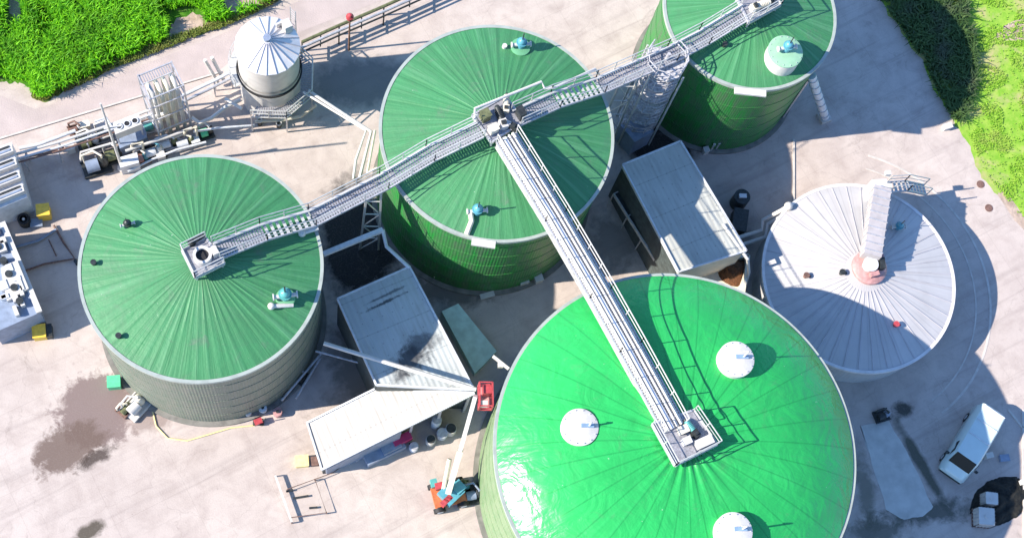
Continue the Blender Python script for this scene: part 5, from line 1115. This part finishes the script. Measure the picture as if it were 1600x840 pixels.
# ------------------------------------------------------------------ van and trailers at the right
def van():
    pc = at(1518, 692, 1.0); f = at(1488, 742, 0) - at(1548, 640, 0); f.z = 0; f.normalize()
    c = Vector((pc.x, pc.y, 0)); s = Vector((-f.y, f.x, 0)); rz = atan2(f.y, f.x)
    t = empty('van', c, 'white panel van parked in the shade right of the big dome', 'van')
    def L(x, y, z): return c + f * x + s * y + Vector((0, 0, z))
    # body as lofted cross-sections from tail to nose: x, half width bottom, half width top, z bottom, z top
    secs = [(-2.5, .90, .72, .35, 1.88), (-2.42, .95, .80, .3, 1.97), (-1.2, .97, .84, .3, 2.02), (1.0, .97, .83, .3, 2.02), (1.42, .97, .80, .3, 1.96), (1.98, .96, .78, .3, 1.15), (2.42, .90, .70, .3, .98), (2.55, .80, .60, .38, .8)]
    b = MB(); n = 0; rings = []
    for (x, wb, wt, z0, z1) in secs:
        prof = [(-wb * .9, z0), (wb * .9, z0), (wb, z0 + .12), (wb, z0 + (z1 - z0) * .5), (wt * 1.06, z1 - .15), (wt * .93, z1 - .02), (wt * .5, z1 + .02), (-wt * .5, z1 + .02), (-wt * .93, z1 - .02), (-wt * 1.06, z1 - .15), (-wb, z0 + (z1 - z0) * .5), (-wb, z0 + .12)]
        b.v += [tuple(L(x, y, z)) for y, z in prof]
    m_ = 12
    for i in range(len(secs) - 1):
        for k in range(m_): a = i * m_ + k; d = i * m_ + (k + 1) % m_; b.f.append((a, a + m_, d + m_, d))
    b.f.append(tuple(range(m_))); b.f.append(tuple(range((len(secs) - 1) * m_ + m_ - 1, (len(secs) - 1) * m_ - 1, -1)))
    b.build('body', M['vanw'], t, smooth=40)
    def quadp(name, pts, m2):
        q = MB(); q.add([L(*p) for p in pts], [tuple(range(len(pts)))]); o = q.build(name, m2, t, smooth=0); sm_ = o.modifiers.new('th', 'SOLIDIFY'); sm_.thickness = .02; sm_.offset = 0; return o
    quadp('windscreen', [(1.44, -.72, 1.97), (1.44, .72, 1.97), (1.97, .76, 1.21), (1.97, -.76, 1.21)], M['glass'])
    quadp('rear_window', [(-2.53, -.6, 1.2), (-2.53, .6, 1.2), (-2.50, .58, 1.75), (-2.50, -.58, 1.75)], M['glass'])
    for e in (-1, 1):
        quadp('side_window', [(.65, e * .935, 1.38), (1.6, e * .915, 1.38), (1.38, e * .885, 1.75), (.65, e * .915, 1.78)], M['glass'])
        for x in (-1.6, 1.65):
            q = MB(); q.tube([L(x, e * .78, .34), L(x, e * 1.0, .34)], .34, 20); wo = q.build('wheel', M['black'], t); q = MB(); q.tube([L(x, e * .99, .34), L(x, e * 1.01, .34)], .19, 16); q.build('rim', M['steel'], wo)
        q = MB(); q.box(L(1.6, e * 1.09, 1.3), (.12, .2, .2), rz); q.build('mirror', M['dark'], t)
        q = MB(); q.box(L(2.42, e * .62, .68), (.16, .25, .16), rz); q.build('headlight', M['lightgrey'], t)
        q = MB(); q.box(L(-2.5, e * .82, 1.0), (.06, .12, .4), rz); q.build('tail_light', M['red'], t)
    q = MB(); q.box(L(2.5, 0, .42), (.14, 1.6, .2), rz); q.build('front_bumper', M['dark'], t)
    q = MB(); q.box(L(-2.56, 0, .42), (.16, 1.7, .2), rz); q.build('rear_bumper', M['lightgrey'], t)
    for x in (-2.3, -1.2, -.1): q = MB(); q.box(L(x, 0, 2.06), (.06, 1.5, .05), rz); q.build('roof_rack_bar', M['lightgrey'], t)
van()
for px, py, s, hh, lb in ((1549, 778, (.85, .8), 1.0, 'white plastic tank cube on the black soil, upper of two'), (1541, 806, (1.1, 1.15), 1.0, 'larger white plastic tank cube, lower of two')):
    p = at(px, py, hh); q = Vector((p.x, p.y, 0)); t = empty('liquid_container', q, lb, 'liquid container', 'white tank cubes by the black soil')
    b = MB(); b.box((q.x, q.y, .08), (s[0], s[1], .14), -.1); b.build('pallet', M['rust'], t, smooth=0); b = MB(); b.box((q.x, q.y, .15 + hh / 2), (s[0] * .94, s[1] * .94, hh - .1), -.1); b.cyl((q.x, q.y), .14, hh + .1, hh + .16, 14); b.build('bottle', M['white'], t)
    b = MB()
    for k in range(6):
        u = -.5 + k / 5
        for e in (-.5, .5):
            R = Matrix.Rotation(-.1, 3, 'Z'); v1 = R @ Vector((u * s[0], e * s[1], 0)); v2 = R @ Vector((e * s[0], u * s[1], 0))
            b.bar((q.x + v1.x, q.y + v1.y, .15), (q.x + v1.x, q.y + v1.y, hh + .12), .03, .03); b.bar((q.x + v2.x, q.y + v2.y, .15), (q.x + v2.x, q.y + v2.y, hh + .12), .03, .03)
    b.build('cage', M['steel'], t, smooth=0)
hp = MB(); cpt = at(1562, 782, 0)
nx = 34
def hz(u, v):
    r = sqrt(u * u + v * v); return max(0, (1 - r) * .75 + .35 * mn.noise(Vector((u * 3, v * 3, 2)))) if r < 1 else 0
for i in range(nx):
    for j in range(nx):
        u = -1 + 2 * i / (nx - 1); v_ = -1 + 2 * j / (nx - 1); hp.v.append((cpt.x + u * 1.9 + v_ * .7, cpt.y + v_ * 1.6, .018 + hz(u, v_) * .8 - .03 * (hypot(u, v_) > .98)))
for i in range(nx - 1):
    for j in range(nx - 1): a = i * nx + j; hp.f.append((a, a + nx, a + nx + 1, a + 1))
tag(hp.build('soil_heap', M['heap'], origin=cpt), 'low heap of black soil round the two white tank cubes', 'heap')
lidded_box(1541, 713, (.45, .3), .5, 'white', 'small white box on the ground beside the parked van', .2)
lidded_box(1567, 716, (.6, .4), .25, 'leadgrey', 'flat grey box right of the small white box by the van', .1)
lidded_box(1478, 200, (.6, .35), .35, 'white', 'small white box at the corner of the pavement near the undergrowth', .3)
lidded_box(1594, 754, (.3, .3), .5, 'white', 'small white box at the right edge near the black soil', .3)
q = at(1374, 648, 0); junk_unit(1376, 650, 'dark pump beside the right wall of the big dome', ('dark', 'dark', 'leadgrey', 'dark'), (1.0, .8, .7), .3, seed=70)
for px, py, lb in ((1545, 325, 'dark flat drain cover near the verge, lower one'), (1532, 288, 'dark flat drain cover near the verge, upper one')):
    q = at(px, py, 0); b = MB(); b.cyl(q, .28, 0, .03, 20); b.cyl(q, .2, .03, .04, 20); tag(b.build('drain_cover', M['rust'], origin=q), lb, 'drain cover', 'drain covers on the right yard')
